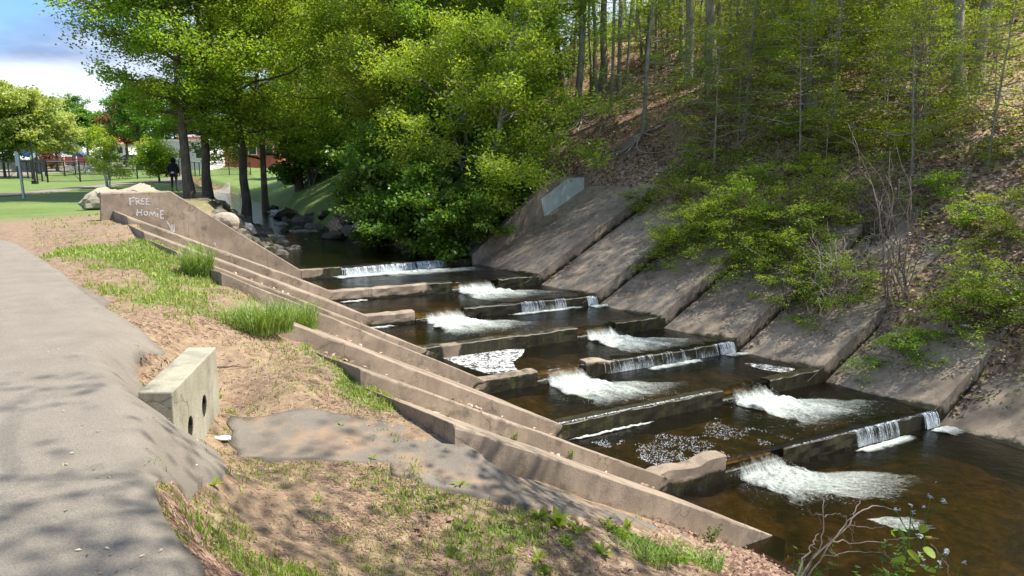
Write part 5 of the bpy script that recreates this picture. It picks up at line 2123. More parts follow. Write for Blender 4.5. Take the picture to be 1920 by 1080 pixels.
for nm, px, dd, H, sp_, lm, lb, sd, nl_, ls in far:
    tm = tree_meshes(sd, H, .028 * H, .36 if H > 4 else (.25 if nm == 'lawn_tree' else .05), sp_ * .85, 34, nl_, ls, 'round', .02, 1 if H > 4 else 2, .6, .5, .5, .45, .2, .6, 5)
    q = aty(px, 320, dd)
    q[2] = gz(q[0], q[1])
    tree(nm, q, lb, tm, M_BARK, lm)
tm = tree_meshes(81, 3.7, .06, .22, 1.25, 40, 7000, .12, 'cone', .02, 3, .5, .5, .32, .45, .2, .7, 5)
q = aty(203, 344, 51); q[2] = gz(q[0], q[1])
tree("young_tree", q, "young lime green tree with pale multiple stems on the lawn by the fence", tm, bark_mat("bark_birch", (.45, .42, .36), (.8, .78, .72)), M_LEAF_BR)
# a belt of trees closing the view behind the lawn, right of the oak and behind the buildings
bel = tree_meshes(82, 11, .25, .12, 5.0, 34, 14000, .32, 'round', .02, 1, .6, .5, .55, .45, .2, .6, 5)
bt = None
r = np.random.default_rng(17)
for q_, (px, dd) in enumerate([(-60, 110), (-110, 90), (330, 190), (365, 200), (410, 185), (460, 180), (500, 190), (540, 175), (590, 90), (640, 92), (690, 88), (740, 86), (790, 84), (840, 82), (20, 150), (90, 160), (140, 165)]):
    q = aty(px, 315, dd)
    q[2] = gz(q[0], q[1])
    s_ = r.uniform(.85, 1.15) * (1.45 if 300 < px < 560 else (1.0 if px > 300 else .8))
    lb = "far green tree behind the brick building" if px > 300 else "far green tree beyond the houses at the left"
    if bt is None:
        bt = tree("far_tree", q, lb, bel, M_BARK, M_LEAF_DK, "trees beyond the buildings", 0, s_)
    else:
        copy_thing(bt, tuple(q), r.uniform(0, 6), s_, lb, "trees beyond the buildings")
#@@SMALL
# ------------------------------------------------------------------ low shrubs and brambles on the right bank
LS = tree_meshes(91, .85, .008, .02, .95, 26, 2600, .062, 'flat', .1, 5, .6, .25, .16, .7, .15, .25, 3)
LS2 = tree_meshes(92, 1.5, .010, .05, 1.2, 30, 3200, .065, 'flat', .15, 4, .6, .25, .18, .7, .1, .3, 3)
ls_px = [(1255, 480), (1290, 505), (1300, 440), (1330, 475), (1345, 520), (1370, 450), (1385, 500), (1400, 545), (1420, 470), (1440, 520), (1460, 560), (1480, 500), (1350, 410), (1300, 390), (1270, 420),
         (1400, 400), (1450, 430), (1500, 440), (1520, 540), (1250, 370), (1300, 340), (1360, 350), (1420, 350), (1480, 380), (1540, 400), (1580, 450), (1250, 510), (1440, 300), (1520, 330), (1600, 360),
         (1830, 620), (1870, 600), (1800, 640), (1790, 330), (1860, 300), (1880, 390), (1700, 300), (1650, 330), (1750, 380), (1890, 470), (1820, 440), (1590, 600), (1690, 690), (1480, 600), (1200, 400), (1380, 300), (1600, 280), (1700, 250), (1500, 260)]
ls_px = [q for i_, q in enumerate(ls_px) if q[1] > 400 or i_ % 2 == 0]
r = np.random.default_rng(31)
ls_root = {}
for q_, (px, py) in enumerate(ls_px):
    p = hit(px, py)
    lbl_ = ("leafy green shrub hanging over the upper ends of the middle slabs" if (px < 1560 and py > 380) else
           ("low green shrub among dead leaves at the right edge of the wooded bank" if px > 1640 else "low green shrub on the wooded bank above the slabs"))
    _e, _z, _u = sdist(p[:1], p[1:2], PRx, -1)
    ssc = r.uniform(.6, 1.05)
    lbl = where_on_bank(_e[0], U_T0 - _u[0], ("small" if ssc < .75 else ("wide" if ssc > .92 else "low")) + " leafy shrub", px)
    if 1600 < px < 1780:
        lbl = lbl.replace("counted ", "") + " by brambles"
    elif _e[0] < 2.6:
        lbl += ", on concrete"
    w_ = q_ % 2
    if w_ not in ls_root:
        ls_root[w_] = tree("low_shrub", p, lbl, (LS, LS2)[w_], M_BARK, (M_LEAF, M_LEAF_BR)[w_], "low shrubs on the right bank", 0, 1, "shrub")
    else:
        copy_thing(ls_root[w_], tuple(p), r.uniform(0, 6.2), ssc, lbl, "low shrubs on the right bank")


def cane(p0, p1, sag, k=9, wob=.06, rr=r):
    p0, p1 = np.array(p0), np.array(p1)
    t = np.linspace(0, 1, k)
    P = p0 + (p1 - p0) * t[:, None]
    P[:, 2] += sag * np.sin(t * math.pi)
    L_ = np.linalg.norm(p1 - p0)
    w_ = np.cumsum(rr.normal(0, wob * L_ / 3, (k, 3)), 0)
    w_ -= w_[0] + (w_[-1] - w_[0]) * t[:, None]
    return P + w_


M_PALETWIG = bark_mat("twig_bleached", (.26, .21, .16), (.52, .44, .35))


def tangle(name, c, label, n, hmin, hmax, spread, m, rad=.012, seed=0, lean=(0, 0)):
    rr = np.random.default_rng(seed)
    root = empty(name, tuple(c), label, "brambles")
    b = MB()
    for q in range(n):
        a = rr.uniform(0, 6.28)
        st = np.array([math.cos(a), math.sin(a), 0]) * rr.random() * .3 * spread
        h = rr.uniform(hmin, hmax)
        a2 = rr.uniform(0, 6.28)
        en = st + np.array([math.cos(a2) * spread * rr.random() + lean[0] * h, math.sin(a2) * spread * rr.random() + lean[1] * h, h])
        P = cane(st - np.array([0, 0, .1]), en, rr.uniform(0, .3), 9, .12, rr)
        R0 = rad * rr.uniform(.6, 1.5)
        b.tube(P, np.linspace(R0, R0 * .3, 9), 4)
        for _ in range(3):
            i_ = rr.integers(3, 8)
            e2 = P[i_] + rr.normal(0, .32, 3) + np.array([0, 0, .05])
            b.tube(cane(P[i_], e2, 0, 5, .15, rr), np.linspace(R0 * .4, R0 * .15, 5), 3)
    b.obj("canes", m, True, parent=root, kind='stuff')
    return root


tangle("bramble_tangle", hit(1690, 560), "tall bare brambles rising between the twiggy slab and the leafy bank", 17, 1.0, 3.8, 1.1, M_TWIG, .015, 3, (-.12, .05))
tangle("bramble_tangle", hit(1560, 575), "low heap of dry bare brambles lying on the twiggy slab", 46, .4, 1.9, 1.9, M_PALETWIG, .015, 4)
tangle("bramble_tangle", hit(1640, 470), "dark bare bramble thicket above the shaded slab piece", 46, .5, 2.2, 1.4, M_BARK, .012, 5)
tangle("bramble_tangle", hit(1720, 235), "cluster of slender bare stems high on the leafy slope", 16, 2.0, 5.0, .6, M_TWIG, .022, 6)
tangle("bramble_tangle", hit(1480, 590), "few pale dry stems hanging with young leaves over the twiggy slab", 16, .3, 1.3, 1.0, M_PALETWIG, .011, 7)

# fallen sticks
def stick(pxs, rad, label, lift=.03, m=M_TWIG, name="fallen_stick"):
    P = [hit(a, b) + np.array([0, 0, lift]) for a, b in pxs]
    P = np.array(P)
    t = np.linspace(0, 1, len(P))
    tt = np.linspace(0, 1, 14)
    Q = np.stack([np.interp(tt, t, P[:, i_]) for i_ in range(3)], 1)
    Q[1:-1] += rng.normal(0, rad * .5, (12, 3))
    b = MB()
    b.tube(Q, np.linspace(rad, rad * .4, 14), 6)
    for i_ in (4, 8, 11):
        e2 = Q[i_] + np.array([rng.normal(0, .1), rng.normal(0, .1), .03]) * 1.2
        b.tube(cane(Q[i_], e2, 0, 4, .1), np.linspace(rad * .4, rad * .15, 4), 4)
    return b.obj(name, m, True, label=label, cat="stick")


stick([(408, 690), (440, 687), (472, 689)], .010, "pale dry stick lying on the dirt right of the drain block", .02)
stick([(1490, 605), (1505, 640), (1512, 668)], .03, "short pale broken branch standing in the litter on the twiggy slab", .05)
stick([(1920, 590), (1880, 606), (1850, 618)], .03, "bare branch poking in from the right edge over the bank", .15)
stick([(1545, 170), (1600, 176), (1680, 195), (1700, 225)], .05, "long bare fallen branch high on the leafy slope", .25)
stick([(590, 458), (650, 440), (700, 452)], .04, "grey drift branch at the waterline under the dark bushes", .15)
stick([(1120, 1005), (1150, 1030), (1190, 1040)], .006, "thin twig lying among the weeds at the bottom", .015)
stick([(560, 960), (600, 985), (625, 1010)], .005, "thin twig on the dry grass below the worn asphalt", .015)
stick([(388, 965), (398, 945), (408, 925)], .004, "thin dark twig standing in the dry grass near the path edge", .015, M_BARK)
for (px, py, lb) in ((416, 825, "white scrap of litter beside the drain block"), (1848, 588, "white crumpled litter on the leafy right bank"), (1810, 612, "pale blue scrap of litter on the leafy right bank")):
    p = hit(px, py)
    o = obj("litter_scrap", rock_mesh(px, .07, .04, .02, M_CHALK, 2, .5, .8), label=lb, cat="litter", loc=(p[0], p[1], p[2] + .015))
    if px > 1000:
        o.scale = (1.2, 1.2, 1.2)

# ------------------------------------------------------------------ grass clump and small plants on the left bank
def strip_blades(n, spread, hmin, hmax, w, seed, bend=.6):
    rr = np.random.default_rng(seed)
    K = 6
    a = rr.uniform(0, 6.28, n)
    rad = np.sqrt(rr.random(n)) * .35
    B = np.stack([np.cos(a) * rad * spread[0], np.sin(a) * rad * spread[1], np.zeros(n)], 1)
    h = rr.uniform(hmin, hmax, n)
    d = np.stack([np.cos(a + rr.normal(0, 1.5, n)), np.sin(a + rr.normal(0, 1.5, n)), np.zeros(n)], 1)
    bd = bend * rr.uniform(.25, 1.3, n)
    t = np.linspace(0, 1, K)
    P = B[:, None, :] + d[:, None, :] * (h * bd)[:, None, None] * (t ** 2)[None, :, None]
    P[:, :, 2] = (h[:, None] * (t[None] - .45 * bd[:, None] * t[None] ** 2.4))
    P[:, :, 2] += -.02
    sd = np.stack([-d[:, 1], d[:, 0], np.zeros(n)], 1) * (w * rr.uniform(.6, 1.3, n))[:, None] / 2
    wd = np.array([1, 1, .9, .7, .4, .05])
    Lf = P - sd[:, None, :] * wd[None, :, None]
    Rt = P + sd[:, None, :] * wd[None, :, None]
    V = np.stack([Lf, Rt], 2).reshape(-1, 3)
    base = (np.arange(n) * K * 2)[:, None]
    j_ = np.arange(K - 1)[None] * 2
    Fq = np.stack([base + j_, base + j_ + 1, base + j_ + 3, base + j_ + 2], -1).reshape(-1, 4)
    return V, Fq, np.repeat(rr.random(n), K * 2)


def clump(px, py, spread, n, h0, h1, w, seed, label, bend=.6):
    p = hit(px, py)
    root = empty("grass_clump", tuple(p), label, "grass clump")
    V, Fq, var = strip_blades(n, spread, h0, h1, w, seed, bend)
    obj("grass_blades", mesh("grass_blades", V, Fq, M_CLUMP, False, {'var': np.clip(var * .62 + .12, 0, 1)}), parent=root, kind='stuff')
    return root


clump(485, 618, (1.25, .9), 1000, .22, .52, .010, 1, "left half of the tall green grass tussock at the head of a bank step", .55)
clump(553, 614, (1.0, .8), 850, .22, .54, .010, 2, "right half of the tall green grass tussock, against the concrete step", .55)
clump(372, 516, (.7, .5), 420, .25, .6, .014, 3, "upright tuft of tall weeds beside the third bank step", .45)
clump(365, 485, (.5, .4), 220, .2, .5, .014, 4, "smaller tuft of weeds on the rim of the upper bank step", .5)
clump(1205, 1048, (.9, .5), 380, .10, .24, .008, 5, "green grass tuft among the weeds at the bottom of the photo", .8)
clump(1320, 1062, (.5, .4), 220, .10, .25, .008, 6, "small grass tuft beside the leaf litter at the bottom", .8)


def heart_leaf(n=10):
    v = [(0, 0, 0)]
    for q in range(n + 1):
        a = math.pi * 2 * q / n
        rr_ = .5 * (1 - .25 * math.cos(a)) 
        x = .5 - .5 * math.cos(a)
        y = .42 * math.sin(a) * (1 - .35 * x)
        v.append((x, y, .06 * abs(y) * 2 - .10 * x * x))
    v = v[1:-1]
    k = len(v)
    v.append((.45, 0, -.02))
    return v, [[q, (q + 1) % k, k] for q in range(k)]


HV, HF = heart_leaf()
ME_HEART = mesh("leaf", HV, HF, M_LEAF_BR, True, {'var': np.full(len(HV), .55)})
LV = [(0, .0, 0), (.25, .11, .05), (.6, .14, .07), (1, 0, -.05), (.6, -.14, .07), (.25, -.11, .05), (.3, 0, .02), (.65, 0, .03)]
LF = [[0, 1, 6], [1, 2, 7, 6], [2, 3, 7], [3, 4, 7], [4, 5, 6, 7], [5, 0, 6]]
ME_LANCE = mesh("leaf", LV, LF, M_LEAF, True, {'var': np.full(len(LV), .6)})


def flower_plant(x, y, ztop, label, seed, n_l=12, heads=9, lsz=.055):
    rr = np.random.default_rng(seed)
    z0 = gz(x, y)
    h = ztop - z0
    root = empty("flowering_weed", (x, y, z0), label, "plant", "tall white flowered weeds at the water's edge")
    P = cane((0, 0, -.03), (rr.normal(0, .03), rr.normal(0, .03), h * .93), 0, 12, .012, rr)
    b = MB()
    b.tube(P, np.linspace(.0045, .002, 12), 6)
    st = b.obj("stem", M_LEAF_BR, True, parent=root)
    for q in range(n_l):
        t = .12 + .78 * q / n_l
        c = np.array([np.interp(t * h, P[:, 2], P[:, i_]) for i_ in range(3)])
        o = obj("leaf", ME_HEART, parent=root, loc=tuple(c))
        s_ = lsz * (1.2 - .6 * t) * rr.uniform(.8, 1.2)
        o.scale = (s_, s_, s_)
        o.rotation_euler = (rr.normal(0, .25), rr.uniform(-.1, .45), q * 2.4 + rr.normal(0, .3))
    for q in range(heads):
        t = .78 + .2 * rr.random() if q else 1
        c = np.array([np.interp(t * h * .93, P[:, 2], P[:, i_]) for i_ in range(3)])
        a = rr.uniform(0, 6.28)
        e = c + np.array([math.cos(a) * .05, math.sin(a) * .05, .05 + .03 * rr.random()]) * (1 if q else .4) * (1.1 + .6 * (1 - t) * 4)
        b = MB()
        b.tube(np.array([c, c * .5 + e * .5 + np.array([0, 0, -.006]), e]), [.0015] * 3, 4)
        fh = b.obj("flower_head", M_LEAF_BR, parent=root)
        bd = MB()
        for _ in range(9):
            cc = e + rr.normal(0, .0045, 3)
            for _k in range(4):
                a3 = _k * 1.57 + rr.random()
                bd.add([cc, cc + [math.cos(a3 - .4) * .003, math.sin(a3 - .4) * .003, .001], cc + [math.cos(a3) * .0045, math.sin(a3) * .0045, .002], cc + [math.cos(a3 + .4) * .003, math.sin(a3 + .4) * .003, .001]], [[0, 1, 2, 3]])
        bd.obj("petals", M_CHALK, parent=fh)
    return root


def place_top(px, py, dist):
    p = aty(px, py, dist)
    return p


for (px, py, dist, lb, sd, nl_, hd) in ((1747, 905, 3.55, "tallest white flowered weed over the dark water at the bottom right", 1, 14, 11), (1706, 925, 3.5, "white flowered weed just left of the tallest one", 2, 13, 8),
                                        (1724, 985, 3.45, "shorter leafy weed stem between the two tall white flowered ones", 3, 9, 3), (1808, 1022, 3.6, "small separate white flowered weed nearest the right corner", 4, 6, 5)):
    p = place_top(px, py, dist)
    flower_plant(p[0], p[1], p[2], lb, sd, nl_ + 12, hd, .085)


def rosette(px, py, n, L_, label, seed, up=.5, grp="broad leaved weeds on the near bank"):
    p = hit(px, py)
    rr = np.random.default_rng(seed)
    root = empty("broadleaf_weed", tuple(p), label, "weed", grp)
    for q in range(n):
        o = obj("leaf", ME_LANCE, parent=root, loc=(0, 0, .005 + .01 * rr.random()))
        s_ = L_ * rr.uniform(.6, 1.15)
        o.scale = (s_, s_ * rr.uniform(.8, 1.5), s_)
        o.rotation_euler = (rr.normal(0, .2), -rr.uniform(.15, up + .45), q * 2.4 + rr.normal(0, .3))
    return root


ros = [(1048, 985, 13, .17, "large dark green broad leaved weed below the worn asphalt"), (1010, 972, 8, .12, "broad leaved weed at the left of the large dark green one"), (1085, 1000, 9, .13, "broad leaved weed right of the large dark green one"),
       (862, 915, 10, .10, "dark weed growing at the lower rim of the worn asphalt"), (875, 995, 7, .10, "small weed alone on the dry grass below the worn asphalt"), (1175, 990, 9, .10, "light green weed near the end of the worn asphalt"),
       (1130, 1040, 10, .12, "broad leaved weed left of the bottom grass tuft"), (1010, 1050, 9, .10, "broad leaved weed low in the middle of the weed patch"), (955, 1035, 8, .09, "small weed at the left end of the weed patch"),
       (1260, 1050, 8, .11, "broad leaved weed between the two bottom grass tufts"), (402, 912, 8, .07, "small bright weed at the tip of the lower asphalt apron"), (412, 748, 8, .07, "small bright weed at the foot of the drain block"),
       (263, 722, 7, .05, "tiny weed between the path and the drain block"), (985, 893, 6, .07, "tiny weed at the foot of the lowest bank step"), (575, 632, 10, .08, "yellow green weed at the right foot of the grass tussock"),
       (1490, 1068, 5, .16, "upright broad leaf at the base of the dry twig shrub"), (700, 862, 6, .06, "small weed in the crack of the worn asphalt"), (640, 800, 6, .05, "tiny weed at the upper rim of the worn asphalt")]
for q_, (px, py, n_, L_, lb) in enumerate(ros):
    rosette(px, py, n_, L_, lb, q_ + 3, .8 if px == 1490 else .5)

# leafy carpet in the bottom weed patch
X, Y, RR = polar_scatter(40000, -5, 24, 2.7, 6.5, 66)
wz = px_poly([(930, 965), (1180, 990), (1290, 1025), (1400, 1079), (1000, 1079), (900, 1040)])
jx = (VN.fbm(X, Y, 3, 3) - .5) * .5
keep = in_poly(X + jx, Y + jx, wz) & (VN2.fbm(X, Y, 2.6, 3) > .46)
X, Y = X[keep], Y[keep]
C = np.repeat(np.stack([X, Y, ground_z(X, Y) + .02], 1), 4, 0) + rng.normal(0, 1, (len(X) * 4, 3)) * np.array([.03, .03, .012])
V, Fq = leaf_cloud(C, .035, .55, .6, -.1, 9)
obj("ground_weeds", mesh("ground_weeds", V, Fq, M_LEAF, False, {'var': np.repeat(rng.random(len(C)) * .8, 4)}), kind='stuff')


def sprig(p, h, n, label, seed, m=M_LEAF_DK, L_=.04, nst=7, spread=.16, grp="leafy sprigs at the water's edge"):
    rr = np.random.default_rng(seed)
    root = empty("leafy_sprig", tuple(p), label, "plant", grp)
    b = MB()
    C, Tn = [], []
    for q in range(nst):
        a = rr.uniform(0, 6.28)
        e = np.array([math.cos(a) * spread * rr.random(), math.sin(a) * spread * rr.random(), h * rr.uniform(.5, 1)])
        P = cane((math.cos(a) * .02, math.sin(a) * .02, -.03), e, 0, 8, .06, rr)
        b.tube(P, np.linspace(.003, .001, 8), 4)
        for _ in range(n):
            t = rr.uniform(.2, 1) * 7
            i_ = min(int(t), 6)
            c = P[i_] + (P[i_ + 1] - P[i_]) * (t - i_)
            C.append(c + rr.normal(0, L_ * .3, 3))
    b.obj("stems", M_BARK, parent=root)
    V, Fq = leaf_cloud(np.array(C), L_, .33, .3, -.3, seed)
    obj("foliage", mesh("foliage", V, Fq, m, False, {'var': np.repeat(rr.random(len(C)), 4)}), parent=root, kind='stuff')
    return root


for q_, (px, py, h, lb) in enumerate([(1330, 1015, .26, "leafy sprig leaning on the end of the lowest bank step"), (1385, 1022, .26, "leafy sprig at the tip of the lowest bank step"), (1430, 1035, .30, "dark leafy sprig just past the tip of the lowest bank step"),
                                      (1490, 1040, .34, "leafy sprig left of the dry twig shrub")]):
    sprig(hit(px, py), h, 26, lb, q_ + 5)
for q_, (px, py, dist, h, lb) in enumerate([(1560, 1050, 4.1, .45, "dark leafy sprig behind the dry twigs"), (1640, 1000, 4.3, .6, "dark narrow leaved bush between the twigs and the flowers"), (1600, 1060, 3.8, .45, "dense dark green bush at the bottom below the dry twigs"), (1655, 1065, 3.7, .4, "dark green bush at the foot of the white flowered weeds")]):
    p = aty(px, py, dist)
    g_ = gz(p[0], p[1])
    sprig((p[0], p[1], g_), max(h, p[2] - g_ + .12), 46, lb, q_ + 15, M_LEAF_DK, .05, 11, .28)
for (px, py, h, lb) in ((1212, 853 - 20, .10, "sprig growing from the joint on the long bank step"), (1070, 856, .12, "small sprig on the face of the sixth bank step"), (965, 822, .10, "tiny sprig in the joint above the lowest bank step")):
    p = hit(px, py)
    if px == 1212:
        continue
    A_ = LK[6]
    P_ = atplane(px, py, LK[6] if px != 965 else LK[6])
    sprig(P_ - nU * .02, h, 12, lb, px, M_LEAF, .03, 4, .05, "sprigs on the bank steps")

# dry twig shrub in the bottom right corner
tw = empty("dry_twig_shrub", tuple(ground_at(*(aty(1500, 1079, 3.3)[:2]))), "bare dry twig shrub arching over the water at the bottom", "shrub")
oT = np.array(tw.location)
lines = [([(1488, 1100), (1530, 1040), (1590, 985), (1620, 955), (1650, 948), (1672, 955)], 3.3, 3.8, .007), ([(1495, 1100), (1540, 1020), (1545, 960), (1541, 925)], 3.3, 3.5, .0055), ([(1505, 1100), (1560, 1015), (1600, 965), (1612, 938)], 3.3, 3.6, .006),
         ([(1482, 1100), (1512, 1040), (1536, 1000)], 3.2, 3.4, .008), ([(1541, 965), (1575, 963), (1590, 975)], 3.5, 3.7, .003), ([(1541, 965), (1520, 962), (1512, 948)], 3.5, 3.5, .003),
         ([(1560, 1015), (1620, 1018), (1700, 1008), (1760, 1010)], 3.4, 3.8, .0045), ([(1540, 1045), (1600, 1035), (1650, 1035), (1690, 1045)], 3.3, 3.6, .004), ([(1553, 1010), (1560, 1040), (1550, 1075)], 3.4, 3.4, .003),
         ([(1602, 978), (1598, 1010), (1592, 1030)], 3.6, 3.6, .0025), ([(1590, 985), (1640, 990), (1660, 985)], 3.5, 3.8, .0025), ([(1415, 905), (1418, 930), (1405, 955), (1395, 985), (1388, 1000)], 4.6, 4.6, .0025),
         ([(1745, 1020), (1775, 1055), (1780, 1090)], 3.8, 3.6, .003)]
for px_l, d0, d1, rd in lines:
    k_ = len(px_l)
    P = np.array([aty(a, b, d0 + (d1 - d0) * q / (k_ - 1)) for q, (a, b) in enumerate(px_l)]) - oT
    tt = np.linspace(0, 1, 18)
    t = np.linspace(0, 1, k_)
    Q = np.stack([np.interp(tt, t, P[:, i_]) for i_ in range(3)], 1)
    Q[1:-1] += rng.normal(0, .004, (16, 3))
    b = MB()
    rd *= .68
    b.tube(Q, np.linspace(rd, rd * .45, 18), 5)
    for i_ in range(3, 17, 3):
        b.tube(cane(Q[i_], Q[i_] + rng.normal(0, .022, 3), 0, 3, .1), [rd * .4, rd * .3, rd * .15], 3)
    b.obj("twig", M_TWIG, True, parent=tw)

# ------------------------------------------------------------------ the park behind
M_BLACKM = simple("metal_black", (.02, .022, .022), .5)
M_GALV = simple("metal_galvanised", (.42, .44, .46), .45, .1, 20, .6)
M_WHITE = simple("wall_white", (.74, .73, .70), .8, .06, 3)
M_ROOF = simple("roof_rust", (.38, .16, .09), .85, .15, 3)
M_BRICK = simple("brick_red", (.36, .10, .065), .85, .12, 3)
M_GLASSW = simple("window_dark", (.03, .035, .04), .2)
M_YEL = simple("sign_yellow", (.85, .60, .02), .6)


def aground(px, dist):
    p = aty(px, 315, dist)
    p[2] = gz(p[0], p[1])
    return p


# signpost seen edge on
p = hit(45, 373)
sg = empty("signpost", tuple(p), "grey metal signpost with its sign seen nearly edge on, by the side path", "signpost")
b = MB()
b.box((0, 0, .95), (.09, .07, 2.05))
b.obj("post", M_GALV, parent=sg)
b = MB()
b.box((-.12, .05, 1.72), (.11, .03, .62), .25)
b.obj("sign_panel", M_GALV, parent=sg)
sg.rotation_euler = (0, math.radians(-1.5), 0)

# black fence round the field
def fence(pts, label, h=1.5, seg=3.0, dense=True):
    P = [np.array(q) for q in pts]
    root = empty("chain_link_fence", tuple(P[0]), label, "fence", "black chain link fences round the field")
    o0 = P[0]
    posts = []
    rail = MB()
    ml = MB()
    for a, b_ in zip(P[:-1], P[1:]):
        L_ = np.linalg.norm((b_ - a)[:2])
        n = max(1, int(round(L_ / seg)))
        for q in range(n + (1 if b_ is P[-1] else 0)):
            c = a + (b_ - a) * q / n
            posts.append(c - o0)
        for hh, rd in ((h, .04), (.08, .025)):
            rail.tube([a - o0 + [0, 0, hh], b_ - o0 + [0, 0, hh]], [rd, rd], 5)
        dv = (b_ - a) / L_
        s_ = .16
        for q in range(int(L_ / s_)):
            for sg_ in (1, -1):
                x0 = q * s_
                pa = a - o0 + dv * x0 + np.array([0, 0, .1 if sg_ > 0 else h])
                pb = a - o0 + dv * min(L_, x0 + h) + np.array([0, 0, h if sg_ > 0 else .1])
                w_ = np.array([0, 0, .009])
                ml.add([pa - w_, pb - w_, pb + w_, pa + w_], [[0, 1, 2, 3]])
    pm = None
    for c in posts:
        if pm is None:
            bb = MB()
            bb.tube([(0, 0, 0), (0, 0, h + .06)], [.06, .06], 6)
            o = bb.obj("post", M_BLACKM, parent=root, loc=tuple(c))
            pm = o
        else:
            o = pm.copy()
            COL.objects.link(o)
            o.location = tuple(c)
    rail.obj("rail", M_BLACKM, parent=root)
    ml.obj("chain_link", M_BLACKM, parent=root, kind='stuff')
    return root


fp = [hit(a, b) for a, b in ((90, 342), (151, 341), (205, 338.5), (258, 335.5), (313, 333), (390, 330), (470, 328))]
fence(fp, "black chain link fence along the front of the field, behind the lime green tree", 1.55)
fp = [hit(a, b) for a, b in ((90, 342), (53, 335), (18, 335.5), (-30, 336))]
fence(fp, "black chain link fence running off left from the field corner", 1.45)
fp = [hit(a, b) for a, b in ((86, 331), (122, 330.5), (160, 325), (250, 322), (340, 320), (450, 318))]
fence(fp, "black chain link fence on the far side of the picnic tables", 1.5, 4.0)


def lamp_post(px, py, h, label, arm=True):
    p = hit(px, py)
    root = empty("lamp_post", tuple(p), label, "lamp post")
    b = MB()
    b.tube([(0, 0, 0), (0, 0, h)], [.075, .05], 8)
    b.obj("pole", M_BLACKM, parent=root)
    b = MB()
    b.box((0, 0, .12), (.32, .32, .24))
    b.obj("base", M_BLACKM, parent=root)
    if arm:
        b = MB()
        b.box((-.35, 0, h + .03), (.75, .22, .12))
        b.obj("lamp_head", M_BLACKM, parent=root)
    return root


lamp_post(72, 326.5, 7.2, "tall black lamp post in front of the wide oak")
lamp_post(66, 345, 2.9, "short thin black pole on the lawn left of the field corner", False)
lamp_post(138, 312, 5.0, "black lamp post in front of the white house")

# picnic tables
def picnic():
    p = hit(158, 327.5)
    root = empty("picnic_table", tuple(p), "x", "picnic table", "grey picnic tables by the field")
    b = MB()
    b.box((0, 0, .75), (1.9, .75, .06))
    b.obj("tabletop", M_GALV, parent=root)
    sb = MB()
    sb.box((0, .72, .45), (1.9, .28, .05))
    s1 = sb.obj("bench", M_GALV, parent=root)
    s2 = s1.copy()
    COL.objects.link(s2)
    s2.location = (0, -1.44, 0)
    for sx in (-.7, .7):
        b = MB()
        b.tube([(sx, -.75, 0), (sx, -.2, .73)], [.03, .03], 5)
        b.tube([(sx, .75, 0), (sx, .2, .73)], [.03, .03], 5)
        b.tube([(sx, -.8, .42), (sx, .8, .42)], [.03, .03], 5)
        b.obj("leg_frame", M_GALV, parent=root)
    return root


pt = picnic()
pt['label'] = "grey picnic table at the left of the row by the lime green tree"
copy_thing(pt, tuple(hit(176, 326)), .15, 1.0, "grey picnic table in the middle of the row by the lime green tree")
copy_thing(pt, tuple(hit(192, 327)), -.1, 1.0, "grey picnic table at the right of the row, behind the lime green tree")
copy_thing(pt, tuple(hit(168, 320)), .3, 1.0, "grey picnic table in the second row behind the others")

# buildings
def windows(root, x0, x1, n, y, z, w, h):
    for q in range(n):
        cx_ = x0 + (x1 - x0) * (q + .5) / n
        b = MB()
        b.box((cx_, y - .03, z), (w + .2, .08, h + .2))
        fr = b.obj("window", M_WHITE, parent=root)
        b = MB()
        b.box((cx_, y - .08, z), (w, .06, h))
        b.obj("pane", M_GLASSW, parent=fr)


def house(px, dist, w, d, h, rh, wallm, roofm, label, name="house", flat_=False, nw=2, rz=0.0, chimney=False):
    p = aground(px, dist)
    root = empty(name, tuple(p), label, "building", rz=rz)
    b = MB()
    b.box((0, 0, h / 2 - .5), (w, d, h + 1))
    b.obj("wall", wallm, parent=root)
    b = MB()
    if flat_:
        b.box((0, 0, h + .15), (w + .3, d + .3, .3))
    else:
        v = [(-w / 2 - .4, -d / 2 - .4, h), (w / 2 + .4, -d / 2 - .4, h), (w / 2 + .4, d / 2 + .4, h), (-w / 2 - .4, d / 2 + .4, h), (-w / 2 - .4, 0, h + rh), (w / 2 + .4, 0, h + rh)]
        b.add(v, [[0, 1, 5, 4], [2, 3, 4, 5], [0, 4, 3], [1, 2, 5], [3, 2, 1, 0]])
    rf = b.obj("roof", roofm, parent=root)
    if chimney:
        b = MB()
        b.box((w * .2, .3, h + rh + .3), (.9, .9, 1.6))
        b.obj("chimney", M_BRICK, parent=rf)
    windows(root, -w / 2, w / 2, nw, -d / 2, h * .55, 1.1, 1.2)
    return root


house(135, 165, 8.5, 9, 3.6, 2.6, M_WHITE, M_ROOF, "white house with a rust coloured roof and chimney behind the lime green tree", nw=2, chimney=True, rz=.1)
house(222, 175, 9, 9, 2.6, 2.2, M_WHITE, M_ROOF, "small house whose rust roof shows right of the lime green tree", nw=3)
house(112, 190, 12, 9, 2.4, 1.4, simple("siding_tan", (.55, .50, .42), .8), M_WHITE, "low tan building left of the white house", nw=3)
house(372, 125, 7.5, 10, 3.9, 0, M_WHITE, M_WHITE, "white flat roofed building glimpsed between the left trunks", "hall", True, 3)
house(455, 130, 15.5, 12, 4.6, 0, M_BRICK, M_WHITE, "red brick flat roofed building behind the trunks", "hall", True, 6)
house(562, 135, 7, 12, 4.0, 0, M_BRICK, M_WHITE, "red brick building end showing behind the upper stream", "hall", True, 2)

